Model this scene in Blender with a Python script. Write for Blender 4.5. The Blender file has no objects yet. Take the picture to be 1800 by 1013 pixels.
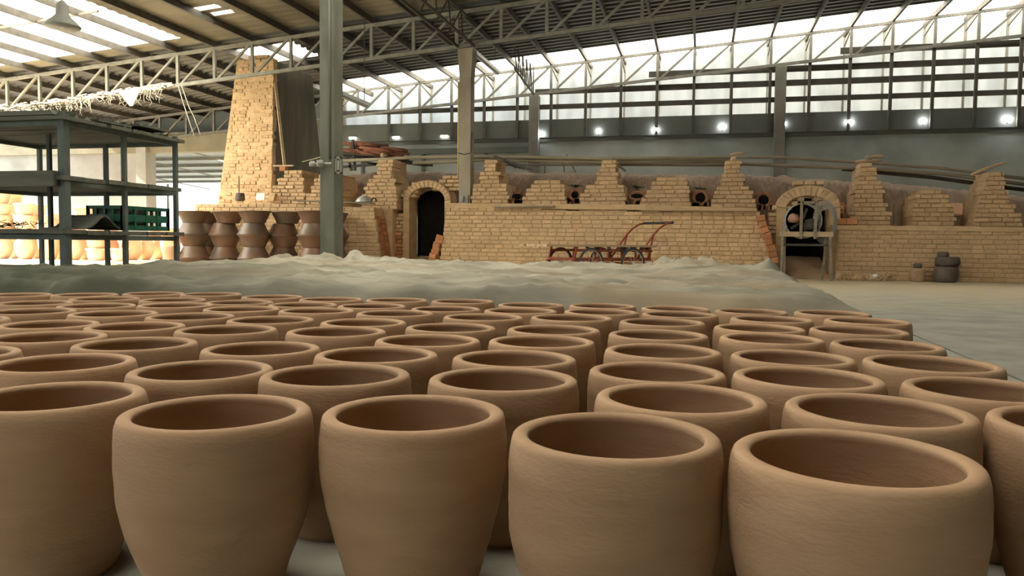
import bpy, math, random
from mathutils import Vector, Matrix, noise
random.seed(7)
sc = bpy.context.scene
col = sc.collection

# ------------------------------------------------------------------ camera, sky, sun, exposure
FPX, PITCH, ROLL, CAMH = 1365.24, .057074, .010428, .75
YAW = math.atan(.2418)
cam_d = bpy.data.cameras.new('camera'); cam = bpy.data.objects.new('camera', cam_d); col.objects.link(cam)
cam_d.sensor_width = 36; cam_d.lens = 36*FPX/1800; cam_d.clip_start = .05; cam_d.clip_end = 400
cam.matrix_world = (Matrix.Translation((0, 0, CAMH)) @ Matrix.Rotation(YAW, 4, 'Z') @
                    Matrix.Rotation(math.pi/2-PITCH, 4, 'X') @ Matrix.Rotation(ROLL, 4, 'Z'))
sc.camera = cam
w = bpy.data.worlds.new('sky'); sc.world = w; w.use_nodes = True
bg = w.node_tree.nodes['Background']; bg.inputs[0].default_value = (.93, .97, 1, 1); bg.inputs[1].default_value = 1.7
sun_d = bpy.data.lights.new('sun', 'SUN'); sun = bpy.data.objects.new('sun', sun_d); col.objects.link(sun)
sun_d.energy = 30; sun_d.angle = .01; sun_d.color = (1, .93, .8)
sun.rotation_euler = Vector((-.74, -.07, .64)).to_track_quat('Z', 'Y').to_euler()
sc.view_settings.view_transform = 'Standard'; sc.view_settings.look = 'None'
sc.view_settings.exposure = .75; sc.view_settings.gamma = 1; sc.view_settings.use_curve_mapping = False
cy = sc.cycles
cy.max_bounces = 8; cy.diffuse_bounces = 5; cy.glossy_bounces = 3; cy.transmission_bounces = 6; cy.transparent_max_bounces = 8
cy.use_denoising = True; cy.sample_clamp_indirect = 6; cy.caustics_reflective = False; cy.caustics_refractive = False

# survey of the place: a sight line through an image point, met with a known plane of the building
def ray(px, py):
    x, y = px-900, py-506.5
    cr, sr = math.cos(ROLL), math.sin(ROLL)
    r, u = (x*cr+y*sr)/FPX, -(-x*sr+y*cr)/FPX
    cp, sp = math.cos(PITCH), math.sin(PITCH)
    Y, Z = cp+u*sp, u*cp-sp
    c, s = math.cos(YAW), math.sin(YAW)
    return Vector((r*c-Y*s, r*s+Y*c, Z))
CAM = Vector((0, 0, CAMH))
def at_y(px, py, Y): r = ray(px, py); return CAM+r*(Y/r.y)
def at_x(px, py, X): r = ray(px, py); return CAM+r*(X/r.x)
def at_z(px, py, Z): r = ray(px, py); return CAM+r*((Z-CAMH)/r.z)
def camxy(xc, d):
    c, s = math.cos(YAW), math.sin(YAW); return (xc*c-d*s, xc*s+d*c)

# ------------------------------------------------------------------ materials
def mat(name, c1, c2=None, scale=4., rough=.85, bump=0., bscale=30., metal=0., detail=6, var=0., c3=None, s3=.6, stretch=None, spec=.3, t3=(.45, .65)):
    m = bpy.data.materials.new(name); m.use_nodes = True
    nt = m.node_tree; N = nt.nodes; L = nt.links
    b = N['Principled BSDF']; b.inputs['Roughness'].default_value = rough; b.inputs['Metallic'].default_value = metal
    b.inputs['Specular IOR Level'].default_value = spec
    tc = N.new('ShaderNodeTexCoord'); vec = tc.outputs['Object']
    geo = N.new('ShaderNodeNewGeometry'); oi = N.new('ShaderNodeObjectInfo')
    # every piece gets its own patch of the texture
    add = N.new('ShaderNodeVectorMath'); add.operation = 'MULTIPLY_ADD'
    cmb = N.new('ShaderNodeMath'); cmb.operation = 'ADD'; L.new(oi.outputs['Random'], cmb.inputs[0]); L.new(geo.outputs['Random Per Island'], cmb.inputs[1])
    fr = N.new('ShaderNodeMath'); fr.operation = 'FRACT'; L.new(cmb.outputs[0], fr.inputs[0])
    vadd = N.new('ShaderNodeVectorMath'); vadd.operation = 'ADD'; L.new(vec, vadd.inputs[0])
    sc_ = N.new('ShaderNodeMath'); sc_.operation = 'MULTIPLY'; sc_.inputs[1].default_value = 37.; L.new(oi.outputs['Random'], sc_.inputs[0])
    L.new(sc_.outputs[0], vadd.inputs[1]); src = vadd.outputs[0]
    if stretch:
        mp = N.new('ShaderNodeMapping'); mp.inputs['Scale'].default_value = stretch; L.new(src, mp.inputs[0]); src = mp.outputs[0]
    nz = N.new('ShaderNodeTexNoise'); nz.inputs['Scale'].default_value = scale; nz.inputs['Detail'].default_value = detail; L.new(src, nz.inputs['Vector'])
    rp = N.new('ShaderNodeValToRGB'); rp.color_ramp.elements[0].position = .32; rp.color_ramp.elements[1].position = .68
    rp.color_ramp.elements[0].color = (*c1, 1); rp.color_ramp.elements[1].color = (*(c2 or c1), 1); L.new(nz.outputs[0], rp.inputs[0])
    out = rp.outputs[0]
    if c3:
        n3 = N.new('ShaderNodeTexNoise'); n3.inputs['Scale'].default_value = s3; n3.inputs['Detail'].default_value = 4; L.new(src, n3.inputs['Vector'])
        r3 = N.new('ShaderNodeValToRGB'); r3.color_ramp.elements[0].position = t3[0]; r3.color_ramp.elements[1].position = t3[1]; L.new(n3.outputs[0], r3.inputs[0])
        mx = N.new('ShaderNodeMixRGB'); L.new(r3.outputs[0], mx.inputs[0]); L.new(out, mx.inputs[1]); mx.inputs[2].default_value = (*c3, 1); out = mx.outputs[0]
    if var:
        hs = N.new('ShaderNodeHueSaturation'); mr = N.new('ShaderNodeMapRange'); mr.inputs[3].default_value = 1-var; mr.inputs[4].default_value = 1+var
        L.new(fr.outputs[0], mr.inputs[0]); L.new(mr.outputs[0], hs.inputs['Value']); L.new(out, hs.inputs['Color']); out = hs.outputs[0]
    L.new(out, b.inputs['Base Color'])
    if bump:
        nb = N.new('ShaderNodeTexNoise'); nb.inputs['Scale'].default_value = bscale; nb.inputs['Detail'].default_value = 5; L.new(src, nb.inputs['Vector'])
        bp = N.new('ShaderNodeBump'); bp.inputs['Strength'].default_value = bump; bp.inputs['Distance'].default_value = .02; L.new(nb.outputs[0], bp.inputs['Height']); L.new(bp.outputs[0], b.inputs['Normal'])
    return m
def translucent(name, c, glossy=.05):
    m = bpy.data.materials.new(name); m.use_nodes = True; nt = m.node_tree; N = nt.nodes; L = nt.links
    N.remove(N['Principled BSDF']); o = N['Material Output']
    t = N.new('ShaderNodeBsdfTranslucent'); d = N.new('ShaderNodeBsdfDiffuse'); mx = N.new('ShaderNodeMixShader')
    tc = N.new('ShaderNodeTexCoord'); nz = N.new('ShaderNodeTexNoise'); nz.inputs['Scale'].default_value = .9; nz.inputs['Detail'].default_value = 5
    mp = N.new('ShaderNodeMapping'); mp.inputs['Scale'].default_value = (2.5, 1, .7); L.new(tc.outputs['Object'], mp.inputs[0]); L.new(mp.outputs[0], nz.inputs['Vector'])
    rp = N.new('ShaderNodeValToRGB'); rp.color_ramp.elements[0].color = (*[v*.82 for v in c], 1); rp.color_ramp.elements[1].color = (*c, 1); rp.color_ramp.elements[0].position = .35; rp.color_ramp.elements[1].position = .6
    L.new(nz.outputs[0], rp.inputs[0]); L.new(rp.outputs[0], t.inputs[0]); L.new(rp.outputs[0], d.inputs[0])
    mx.inputs[0].default_value = .18; L.new(t.outputs[0], mx.inputs[1]); L.new(d.outputs[0], mx.inputs[2]); L.new(mx.outputs[0], o.inputs[0])
    return m
def emit(name, c, s):
    m = bpy.data.materials.new(name); m.use_nodes = True; b = m.node_tree.nodes['Principled BSDF']
    b.inputs['Base Color'].default_value = (*c, 1); b.inputs['Emission Color'].default_value = (*c, 1); b.inputs['Emission Strength'].default_value = s
    return m
M = {
 'clay': mat('unfired_clay', (.395, .245, .14), (.45, .29, .172), scale=7, rough=.8, bump=.12, bscale=60, var=.07, stretch=(1, 1, 3)),
 'brick': mat('mud_brick', (.54, .365, .20), (.67, .48, .28), scale=6, rough=.95, bump=.8, bscale=16, var=.085),
 'mud': mat('mud_mortar', (.45, .31, .165), (.56, .40, .23), scale=5, rough=1, bump=.6, bscale=20),
 'redbrick': mat('fired_brick', (.44, .17, .075), (.55, .27, .13), scale=8, rough=.9, bump=.4, bscale=30, var=.2),
 'vault': mat('kiln_vault_crust', (.27, .18, .125), (.42, .305, .21), scale=5, rough=1, bump=1., bscale=16, stretch=(3, 1, .7), c3=(.27, .19, .135), s3=.9),
 'darkplaster': mat('dark_plaster', (.10, .095, .07), (.16, .145, .10), scale=2.2, rough=.95, bump=.25, bscale=14, stretch=(2, 2, .35)),
 'dullred': mat('sooty_red_clay', (.24, .115, .07), (.36, .19, .11), scale=9, rough=.95, bump=.6, bscale=25),
 'dirt': mat('packed_dirt', (.34, .22, .13), (.42, .29, .17), scale=5, rough=1, bump=.5, bscale=18),
 'dark': mat('kiln_inside_shade', (.010, .009, .008), (.016, .014, .012), rough=1, spec=.02),  # near black stands in for the deep shade inside the kiln
 'concrete': mat('column_concrete', (.11, .115, .088), (.165, .168, .13), scale=3, rough=.9, bump=.25, bscale=22, c3=(.085, .088, .068), s3=1.3, stretch=(1, 1, .4)),
 'tanconc': mat('dusty_column_concrete', (.27, .235, .18), (.36, .32, .25), scale=3, rough=.9, bump=.25, bscale=22, c3=(.22, .19, .14), s3=1.3, stretch=(1, 1, .4)),
 'floor': None,
 'darkcol': mat('dark_column_concrete', (.14, .135, .115), (.19, .185, .16), scale=2, rough=.9),
 'wallc': mat('stained_concrete_wall', (.28, .305, .28), (.36, .385, .355), scale=.9, rough=.95, bump=.1, bscale=8, c3=(.22, .24, .22), s3=.5),
 'panel': mat('grey_green_panel', (.085, .092, .08), (.11, .115, .10), scale=1.2, rough=.8),
 'board': mat('dark_louver_board', (.05, .047, .04), (.068, .063, .053), scale=2, rough=.85),
 'plaster': mat('white_plaster', (.30, .30, .275), (.35, .35, .32), scale=1.2, rough=.95, c3=(.26, .255, .23), s3=.8),
 'steel': mat('painted_steel', (.20, .195, .16), (.28, .27, .225), scale=5, rough=.6, metal=.2),
 'greysteel': mat('grey_steel', (.12, .115, .10), (.18, .172, .15), scale=5, rough=.6),
 'darksteel': mat('dark_steel', (.055, .05, .042), (.085, .075, .06), scale=5, rough=.7),
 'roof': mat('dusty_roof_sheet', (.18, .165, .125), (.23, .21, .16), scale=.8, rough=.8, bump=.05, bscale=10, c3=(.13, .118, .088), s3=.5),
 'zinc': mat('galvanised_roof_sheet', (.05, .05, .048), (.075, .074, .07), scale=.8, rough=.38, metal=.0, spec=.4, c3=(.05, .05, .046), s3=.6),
 'purlin': mat('purlin_steel', (.07, .064, .052), (.12, .106, .09), scale=4, rough=.6, metal=.2),
 'sheet': translucent('translucent_sheet', (.56, .585, .60)),
 'sky_sheet': translucent('skylight_sheet', (.93, .92, .86)),
 'plastic': None,
 'rack': mat('rack_steel', (.08, .10, .088), (.12, .14, .12), scale=6, rough=.7),
 'rackwood': mat('weathered_plank', (.09, .095, .075), (.15, .145, .11), scale=4, rough=.9, bump=.3, bscale=20, stretch=(.4, 3, 3)),
 'crate': mat('green_plastic', (.01, .085, .05), (.015, .11, .065), rough=.45),
 'bowl': mat('dark_fired_clay', (.10, .075, .05), (.17, .105, .065), scale=2.5, rough=.42, c3=(.20, .10, .06), s3=1.2, var=.15, spec=.5),
 'terracotta': mat('terracotta', (.66, .40, .25), (.74, .50, .34), scale=3, rough=.8, var=.14),
 'rust': mat('red_painted_iron', (.25, .055, .03), (.34, .09, .05), scale=9, rough=.65),
 'tyre': mat('rubber', (.045, .042, .038), (.07, .065, .058), rough=.85),
 'rim': mat('wheel_rim', (.5, .48, .44), (.6, .58, .53), rough=.35, metal=.7),
 'wood': mat('plain_wood', (.38, .27, .16), (.50, .37, .23), scale=3, rough=.85, stretch=(.4, 4, 4)),
 'oldwood': mat('old_grey_wood', (.20, .165, .12), (.30, .25, .185), scale=3, rough=.9, stretch=(.4, 4, 4)),
 'firewood': mat('red_brown_firewood', (.17, .06, .035), (.30, .13, .075), scale=6, rough=.9, var=.35),
 'pole': mat('bamboo_pole', (.27, .23, .15), (.36, .31, .21), scale=2, rough=.7, var=.2),
 'white': mat('white_paper', (.75, .75, .72), rough=.9),
 'shred': mat('white_plastic_shreds', (.46, .44, .36), (.55, .53, .45), rough=.8),
 'grey': mat('grey_plastic', (.30, .30, .26), (.36, .35, .31), rough=.6),
 'enamel': mat('dull_aluminium', (.42, .42, .40), (.5, .5, .47), rough=.45, metal=.6),
 'lamp': emit('lamp_glow', (.93, .96, 1), 25.),
 'lampsoft': emit('strip_glow', (1, .98, .92), 10.),
 'yellow': mat('yellow_conduit', (.50, .40, .16), (.58, .47, .22), rough=.6),
 'darkpot': mat('sooty_jar', (.085, .07, .055), (.13, .10, .08), rough=.7, var=.15),
 'leaf': mat('dark_leaf', (.035, .055, .025), (.05, .08, .035), rough=.7),
}
# floor: grey concrete, tan clay dust on it towards the kiln
def floor_mat():
    m = bpy.data.materials.new('dusty_concrete_floor'); m.use_nodes = True; nt = m.node_tree; N = nt.nodes; L = nt.links; b = N['Principled BSDF']
    b.inputs['Roughness'].default_value = .9; b.inputs['Specular IOR Level'].default_value = .2
    g = N.new('ShaderNodeNewGeometry'); n1 = N.new('ShaderNodeTexNoise'); n1.inputs['Scale'].default_value = 2.2; n1.inputs['Detail'].default_value = 8
    L.new(g.outputs['Position'], n1.inputs['Vector'])
    r1 = N.new('ShaderNodeValToRGB'); r1.color_ramp.elements[0].color = (.29, .29, .245, 1); r1.color_ramp.elements[1].color = (.40, .39, .33, 1); r1.color_ramp.elements[0].position = .35; r1.color_ramp.elements[1].position = .65
    L.new(n1.outputs[0], r1.inputs[0])
    sx = N.new('ShaderNodeSeparateXYZ'); L.new(g.outputs['Position'], sx.inputs[0])
    n2 = N.new('ShaderNodeTexNoise'); n2.inputs['Scale'].default_value = .5; n2.inputs['Detail'].default_value = 5; L.new(g.outputs['Position'], n2.inputs['Vector'])
    ma = N.new('ShaderNodeMath'); ma.operation = 'MULTIPLY_ADD'; ma.inputs[1].default_value = 7.; L.new(n2.outputs[0], ma.inputs[0]); L.new(sx.outputs[1], ma.inputs[2])
    mr = N.new('ShaderNodeMapRange'); mr.inputs[1].default_value = 12.5; mr.inputs[2].default_value = 19.5; L.new(ma.outputs[0], mr.inputs[0])
    mx = N.new('ShaderNodeMixRGB'); L.new(mr.outputs[0], mx.inputs[0]); L.new(r1.outputs[0], mx.inputs[1]); mx.inputs[2].default_value = (.52, .43, .29, 1)
    L.new(mx.outputs[0], b.inputs['Base Color'])
    nb = N.new('ShaderNodeTexNoise'); nb.inputs['Scale'].default_value = 25; nb.inputs['Detail'].default_value = 6; L.new(g.outputs['Position'], nb.inputs['Vector'])
    bp = N.new('ShaderNodeBump'); bp.inputs['Strength'].default_value = .15; bp.inputs['Distance'].default_value = .01; L.new(nb.outputs[0], bp.inputs['Height']); L.new(bp.outputs[0], b.inputs['Normal'])
    return m
M['floor'] = floor_mat()
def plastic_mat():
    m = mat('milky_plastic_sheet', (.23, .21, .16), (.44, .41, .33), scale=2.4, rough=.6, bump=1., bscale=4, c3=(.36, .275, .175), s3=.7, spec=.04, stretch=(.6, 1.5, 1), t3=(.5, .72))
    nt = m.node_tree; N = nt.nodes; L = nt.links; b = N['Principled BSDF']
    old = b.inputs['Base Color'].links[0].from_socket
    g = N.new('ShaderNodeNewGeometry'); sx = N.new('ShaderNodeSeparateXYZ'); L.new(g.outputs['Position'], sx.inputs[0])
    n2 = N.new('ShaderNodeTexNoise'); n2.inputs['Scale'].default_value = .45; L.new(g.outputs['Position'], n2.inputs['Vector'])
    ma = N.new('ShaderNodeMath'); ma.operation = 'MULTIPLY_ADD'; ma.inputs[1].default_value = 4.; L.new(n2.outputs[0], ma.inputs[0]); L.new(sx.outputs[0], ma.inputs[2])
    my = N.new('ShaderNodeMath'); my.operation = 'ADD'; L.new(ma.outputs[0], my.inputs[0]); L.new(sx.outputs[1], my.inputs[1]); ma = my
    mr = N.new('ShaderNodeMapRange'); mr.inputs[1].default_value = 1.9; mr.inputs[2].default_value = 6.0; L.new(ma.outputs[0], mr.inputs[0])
    mx = N.new('ShaderNodeMixRGB'); L.new(mr.outputs[0], mx.inputs[0]); mx.inputs[1].default_value = (.085, .092, .066, 1); L.new(old, mx.inputs[2]); L.new(mx.outputs[0], b.inputs['Base Color'])  # near-left part painted darker, for the shaded pots under the clear sheet
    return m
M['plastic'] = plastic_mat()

# ------------------------------------------------------------------ mesh helpers
class MB:
    def __init__(s): s.v = []; s.f = []; s.sm = []
    def add(s, vs, fs, smooth=False):
        o = len(s.v); s.v += [tuple(v) for v in vs]; s.f += [tuple(i+o for i in f) for f in fs]; s.sm += [smooth]*len(fs); return s
    def hexa(s, p): return s.add(p, [(3, 2, 1, 0), (4, 5, 6, 7), (0, 1, 5, 4), (1, 2, 6, 5), (2, 3, 7, 6), (3, 0, 4, 7)])
    def box(s, x0, x1, y0, y1, z0, z1): return s.hexa([(x0, y0, z0), (x1, y0, z0), (x1, y1, z0), (x0, y1, z0), (x0, y0, z1), (x1, y0, z1), (x1, y1, z1), (x0, y1, z1)])
    def bar(s, a, b, w, h, up=(0, 0, 1)):
        a = Vector(a); b = Vector(b); d = (b-a).normalized(); u = Vector(up)
        if abs(d.dot(u)) > .98: u = Vector((0, 1, 0))
        x = d.cross(u).normalized()*w/2; z = x.cross(d).normalized()*h/2
        return s.hexa([a-x-z, a+x-z, b+x-z, b-x-z, a-x+z, a+x+z, b+x+z, b-x+z])
    def tube(s, path, r, n=8, closed=False, cap=True):
        P = [Vector(p) for p in path]; k = len(P); vs = []; R = r if isinstance(r, (list, tuple)) else [r]*k
        prev = None
        for i in range(k):
            if closed: d = P[(i+1) % k]-P[i-1]
            else: d = P[min(i+1, k-1)]-P[max(i-1, 0)]
            d.normalize()
            ref = prev if prev is not None and abs(prev.dot(d)) < .95 else (Vector((0, 0, 1)) if abs(d.z) < .9 else Vector((1, 0, 0)))
            x = d.cross(ref).normalized(); y = x.cross(d).normalized(); prev = y
            vs += [P[i]+(x*math.cos(t)+y*math.sin(t))*R[i] for t in [2*math.pi*j/n for j in range(n)]]
        fs = []
        for i in range(k if closed else k-1):
            a = i*n; b = ((i+1) % k)*n
            fs += [(a+j, a+(j+1) % n, b+(j+1) % n, b+j) for j in range(n)]
        if cap and not closed: fs += [tuple(range(n))[::-1], tuple(range((k-1)*n, k*n))]
        return s.add(vs, fs, True)
    def lathe(s, prof, n=32, c=(0, 0, 0), wob=None):
        vs = []; fs = []; k = len(prof)
        for r, z in prof:
            for j in range(n):
                t = 2*math.pi*j/n; rr = r*(1+(wob(t, z) if wob else 0)); vs.append((c[0]+rr*math.cos(t), c[1]+rr*math.sin(t), c[2]+z))
        for i in range(k-1):
            fs += [(i*n+j, i*n+(j+1) % n, (i+1)*n+(j+1) % n, (i+1)*n+j) for j in range(n)]
        fs.append(tuple(range(n))[::-1]); fs.append(tuple(range((k-1)*n, k*n)))
        return s.add(vs, fs, True)
    def mesh(s, name):
        me = bpy.data.meshes.new(name); me.from_pydata(s.v, [], s.f); me.polygons.foreach_set('use_smooth', s.sm); me.update(); return me
    def build(s, name, m, parent=None, loc=None, rz=0):
        me = s.mesh(name); me.materials.append(M[m] if isinstance(m, str) else m)
        return link(name, me, parent, loc, rz)
def link(name, me, parent=None, loc=None, rz=0):
    o = bpy.data.objects.new(name, me); col.objects.link(o); o.parent = parent
    if loc is not None: o.location = loc
    o.rotation_euler[2] = rz
    return o
def tag(o, label=None, cat=None, group=None, kind=None):
    if label: o['label'] = label
    if cat: o['category'] = cat
    if group: o['group'] = group
    if kind: o['kind'] = kind
    return o
def empty(name, loc=(0, 0, 0), rz=0, **k):
    o = link(name, None, None, loc, rz); tag(o, **k); return o
def bevel(o, w, seg=2):
    b = o.modifiers.new('bevel', 'BEVEL'); b.width = w; b.segments = seg; b.limit_method = 'ANGLE'; return o
ORD = ['zeroth', 'first', 'second', 'third', 'fourth', 'fifth', 'sixth', 'seventh', 'eighth', 'ninth', 'tenth', 'eleventh', 'twelfth', 'thirteenth', 'fourteenth', 'fifteenth']

# brick pieces: a few shared lumpy meshes of unit size
def brick_mesh(k, m):
    rnd = random.Random(k*31+5); b = MB(); c = .085
    def j(s=.018): return rnd.uniform(-s, s)
    # front (-y) face is chamfered and worn
    vs = []
    for y, i in ((.5, 0), (-.5+c*1.6, 0), (-.5, c)):
        for sx, sz in ((-1, -1), (1, -1), (1, 1), (-1, 1)):
            vs.append((sx*(.5-i*.7)+j(), y+j(.02), sz*(.5-i*1.8)+j(.03)))
    fs = [(0, 1, 2, 3)[::-1], (8, 9, 10, 11)]
    for a in (0, 4): fs += [(a+i, a+(i+1) % 4, a+4+(i+1) % 4, a+4+i) for i in range(4)]
    fs = [tuple(reversed(f)) for f in fs]
    b.add(vs, fs); me = b.mesh('brick'); me.materials.append(M[m]); return me, vs, fs
BR = {m: [brick_mesh(k, m) for k in range(8)] for m in ('brick', 'redbrick')}
def put_bricks(parent, items, m='brick', limit=300):
    """items: (cx, y_front, cz, length, depth, height, rz); the first `limit` become parts, the rest one stuff part"""
    rest = MB()
    for i, (cx, yf, cz, l, d, h, rz) in enumerate(items):
        me, vs, fs = random.choice(BR[m]); yc = yf+d/2
        if i < limit:
            o = link('brick', me, parent, (cx, yc, cz)); o.scale = (l, d, h); o.rotation_euler = (0, random.uniform(-.012, .012), rz)
        else:
            c, s = math.cos(rz), math.sin(rz)
            rest.add([(cx+x*l*c-y*d*s, yc+x*l*s+y*d*c, cz+z*h) for x, y, z in vs], fs)
    if rest.v: tag(rest.build('brick_courses', m, parent), kind='stuff')
def course(items, x0, x1, z, h, yf, depth, L=.245, off=0., gap=.006, jit=.010):
    x = x0-off*L
    while x < x1-.02:
        l = L*random.uniform(.88, 1.1); a = max(x, x0); b = min(x+l, x1)
        if b-a > .05:
            items.append(((a+b)/2, yf+random.uniform(-jit, jit), z+h/2+random.uniform(-.003, .003), b-a-gap, depth, h-gap*.8, random.uniform(-.012, .012)))
        x += l

# ------------------------------------------------------------------ the building shell
YN, YF = 20.0, 27.0                     # the two truss lines in view
def zt(x): return 7.40+.081*x           # top chord of the trusses
def zr(x): return zt(x)+.17             # roof sheets
JX = 1.80
f1 = MB().box(-24.5, JX-.012, -12, 45, -.3, 0).build('floor', 'floor'); tag(f1, kind='structure')
f2 = MB().box(JX+.012, 14, -12, 45, -.3, 0).build('floor', 'floor'); tag(f2, kind='structure')
tag(MB().box(-90, 60, -60, 120, -.62, -.31).build('ground', 'plaster'), kind='structure')
tag(MB().box(-90, -24.5, -60, 120, -.3, -.02).build('ground', 'plaster'), kind='structure')

# roof: corrugated sheets with openings for skylights, seen and added
XL, XR, Y0, Y1 = -24.6, 14., -9., 28.9
PS = 1.215; PX0 = -19.78
purl = [PX0+PS*k for k in range(-3, 28) if XL < PX0+PS*k < XR]
sky_x = (XL, PX0+PS*4.5); sky_y = (4.0, 19.35)
fill_bank2 = (-6.4, -2.8, 7.0, 13.5); fill_bank3 = (4.8, 7.0, 12.0, 15.5); fill_bank4 = (-3.4, .2, -.6, 3.); edge_strip = (-13.6, XR, 26.0, Y1)  # the banks are unseen roof panels added for top light on pots and kiln
holes = [(sky_x[0], sky_x[1], sky_y[0], sky_y[1]), fill_bank2, fill_bank3, fill_bank4, (-12.68, -11.85, 17.32, 17.62), (-12.37, -11.77, 17.86, 18.08), (-14.0, -13.86, 17.7, 17.82), (-13.75, -11.85, 21.0, 22.9), edge_strip]
xs = sorted({XL, XR, *[h[0] for h in holes], *[h[1] for h in holes]}); ys = sorted({Y0, Y1, 20., *[h[2] for h in holes], *[h[3] for h in holes]})
rb = MB(); rb2 = MB(); RP = .36
def corr(y):                            # trapezoid ribs running up the slope
    t = (y/RP) % 1
    return (.055 if y > 20 else .018)*(0 if t < .3 else (t-.3)/.12 if t < .42 else 1 if t < .88 else (1-t)/.12)
def corr_patch(b, xa, xb, ya, yb, dz=0):
    br = {ya, yb}; k = math.floor(ya/RP)
    while k*RP < yb:
        for q in (0, .3, .42, .88):
            if ya < (k+q)*RP < yb: br.add((k+q)*RP)
        k += 1
    br = sorted(br); vs = []; fs = []
    for i, y in enumerate(br):
        e = 1e-6 if i == 0 else -1e-6
        vs += [(xa, y, zr(xa)+corr(y+e)+dz), (xb, y, zr(xb)+corr(y+e)+dz)]
    fs = [(2*i, 2*i+2, 2*i+3, 2*i+1) for i in range(len(br)-1)]
    b.add(vs, fs)
for xa, xb in zip(xs, xs[1:]):
    for ya, yb in zip(ys, ys[1:]):
        mx_, my_ = (xa+xb)/2, (ya+yb)/2
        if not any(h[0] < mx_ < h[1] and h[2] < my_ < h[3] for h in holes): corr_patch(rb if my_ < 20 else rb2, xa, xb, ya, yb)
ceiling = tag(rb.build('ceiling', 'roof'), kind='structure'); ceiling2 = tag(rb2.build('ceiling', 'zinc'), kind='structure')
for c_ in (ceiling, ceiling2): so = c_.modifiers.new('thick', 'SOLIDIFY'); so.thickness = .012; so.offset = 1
ed3 = [edge_strip[0]]+[p for p in purl if p > edge_strip[0]+.1]+[XR]
for a, b in zip(ed3, ed3[1:]): p = MB(); corr_patch(p, a, b, edge_strip[2], edge_strip[3], .003); p.build('skylight_pane', 'sky_sheet', ceiling2)
for x in purl:
    MB().box(x-.04, x+.04, Y0, Y1-.3, zt(x)+.0, zt(x)+.168).build('purlin', 'purlin', ceiling)
px_ = [p for p in purl if p < sky_x[1]]; edges = [sky_x[0]]+px_+[sky_x[1]]
for a, b in zip(edges, edges[1:]):
    for ya, yb in ((sky_y[0], 8.6), (8.6, 12.6), (12.6, 16.2), (16.2, sky_y[1])):
        p = MB(); corr_patch(p, a, b, ya, yb, .004); p.build('skylight_pane', 'sky_sheet', ceiling)
ed2 = [fill_bank2[0]]+[p for p in purl if fill_bank2[0]+.1 < p < fill_bank2[1]-.1]+[fill_bank2[1]]
for a, b in zip(ed2, ed2[1:]):
    for ya, yb in ((7., 10.2), (10.2, 13.5)):
        p = MB(); corr_patch(p, a, b, ya, yb, .004); p.build('skylight_pane', 'sky_sheet', ceiling)  # added panes out of view, lighting pots and kiln
ed4 = [fill_bank3[0]]+[p for p in purl if fill_bank3[0]+.1 < p < fill_bank3[1]-.1]+[fill_bank3[1]]
for a, b in zip(ed4, ed4[1:]): p = MB(); corr_patch(p, a, b, fill_bank3[2], fill_bank3[3], .004); p.build('skylight_pane', 'sky_sheet', ceiling)  # added pane bank, brightening the right floor and wall
ed5 = [fill_bank4[0]]+[p for p in purl if fill_bank4[0]+.1 < p < fill_bank4[1]-.1]+[fill_bank4[1]]
for a, b in zip(ed5, ed5[1:]): p = MB(); corr_patch(p, a, b, fill_bank4[2], fill_bank4[3], .004); p.build('skylight_pane', 'sky_sheet', ceiling)  # added pane bank overhead, for light on the pot rims
for h in holes[4:8]:
    MB().add([(h[0], h[2], zr(h[0])+.05), (h[1], h[2], zr(h[1])+.05), (h[1], h[3], zr(h[1])+.05), (h[0], h[3], zr(h[0])+.05)], [(0, 1, 2, 3)]).build('skylight_pane', 'sky_sheet', ceiling)  # last pane closes the open chimney gap, added against a sun patch
MB().bar((XL, 16.25, zr(XL)-.14), (sky_x[1], 16.25, zr(sky_x[1])-.14), .05, .05).build('tie_bar', 'steel', ceiling)

# trusses across the hall
def truss(Y, x0, x1, label, m, hh=.93, skip=()):
    o = empty('roof_truss', ((x0+x1)/2, Y, 0), label=label, cat='roof truss', group='steel roof trusses')
    def P(x, up): return (x-(x0+x1)/2, 0, zt(x)-(.04 if up else hh))
    MB().bar(P(x0, 1), P(x1, 1), .09, .09).build('top_chord', m, o)
    MB().bar(P(x0, 0), P(x1, 0), .09, .09).build('bottom_chord', m, o)
    nodes = [p for p in purl if x0 <= p <= x1]
    for i, x in enumerate(nodes):
        MB().bar(P(x, 0), P(x, 1), .08, .075).build('vertical_web', m, o)
        if i+1 < len(nodes): MB().bar(P(x+.08, 0), P(nodes[i+1]-.04, 1), .06, .06).build('diagonal_web', m, o)
    return o
truss(YN, XL+.2, 9.5, 'grey steel roof truss crossing in front of the brick chimney', 'steel')
truss(YF, XL+.2, XR-.3, 'long steel roof truss above the louvred window band', 'greysteel')
truss(11.9, -14.5, 9.5, 'roof truss overhead, above the nearer concrete column', 'steel')

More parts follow.
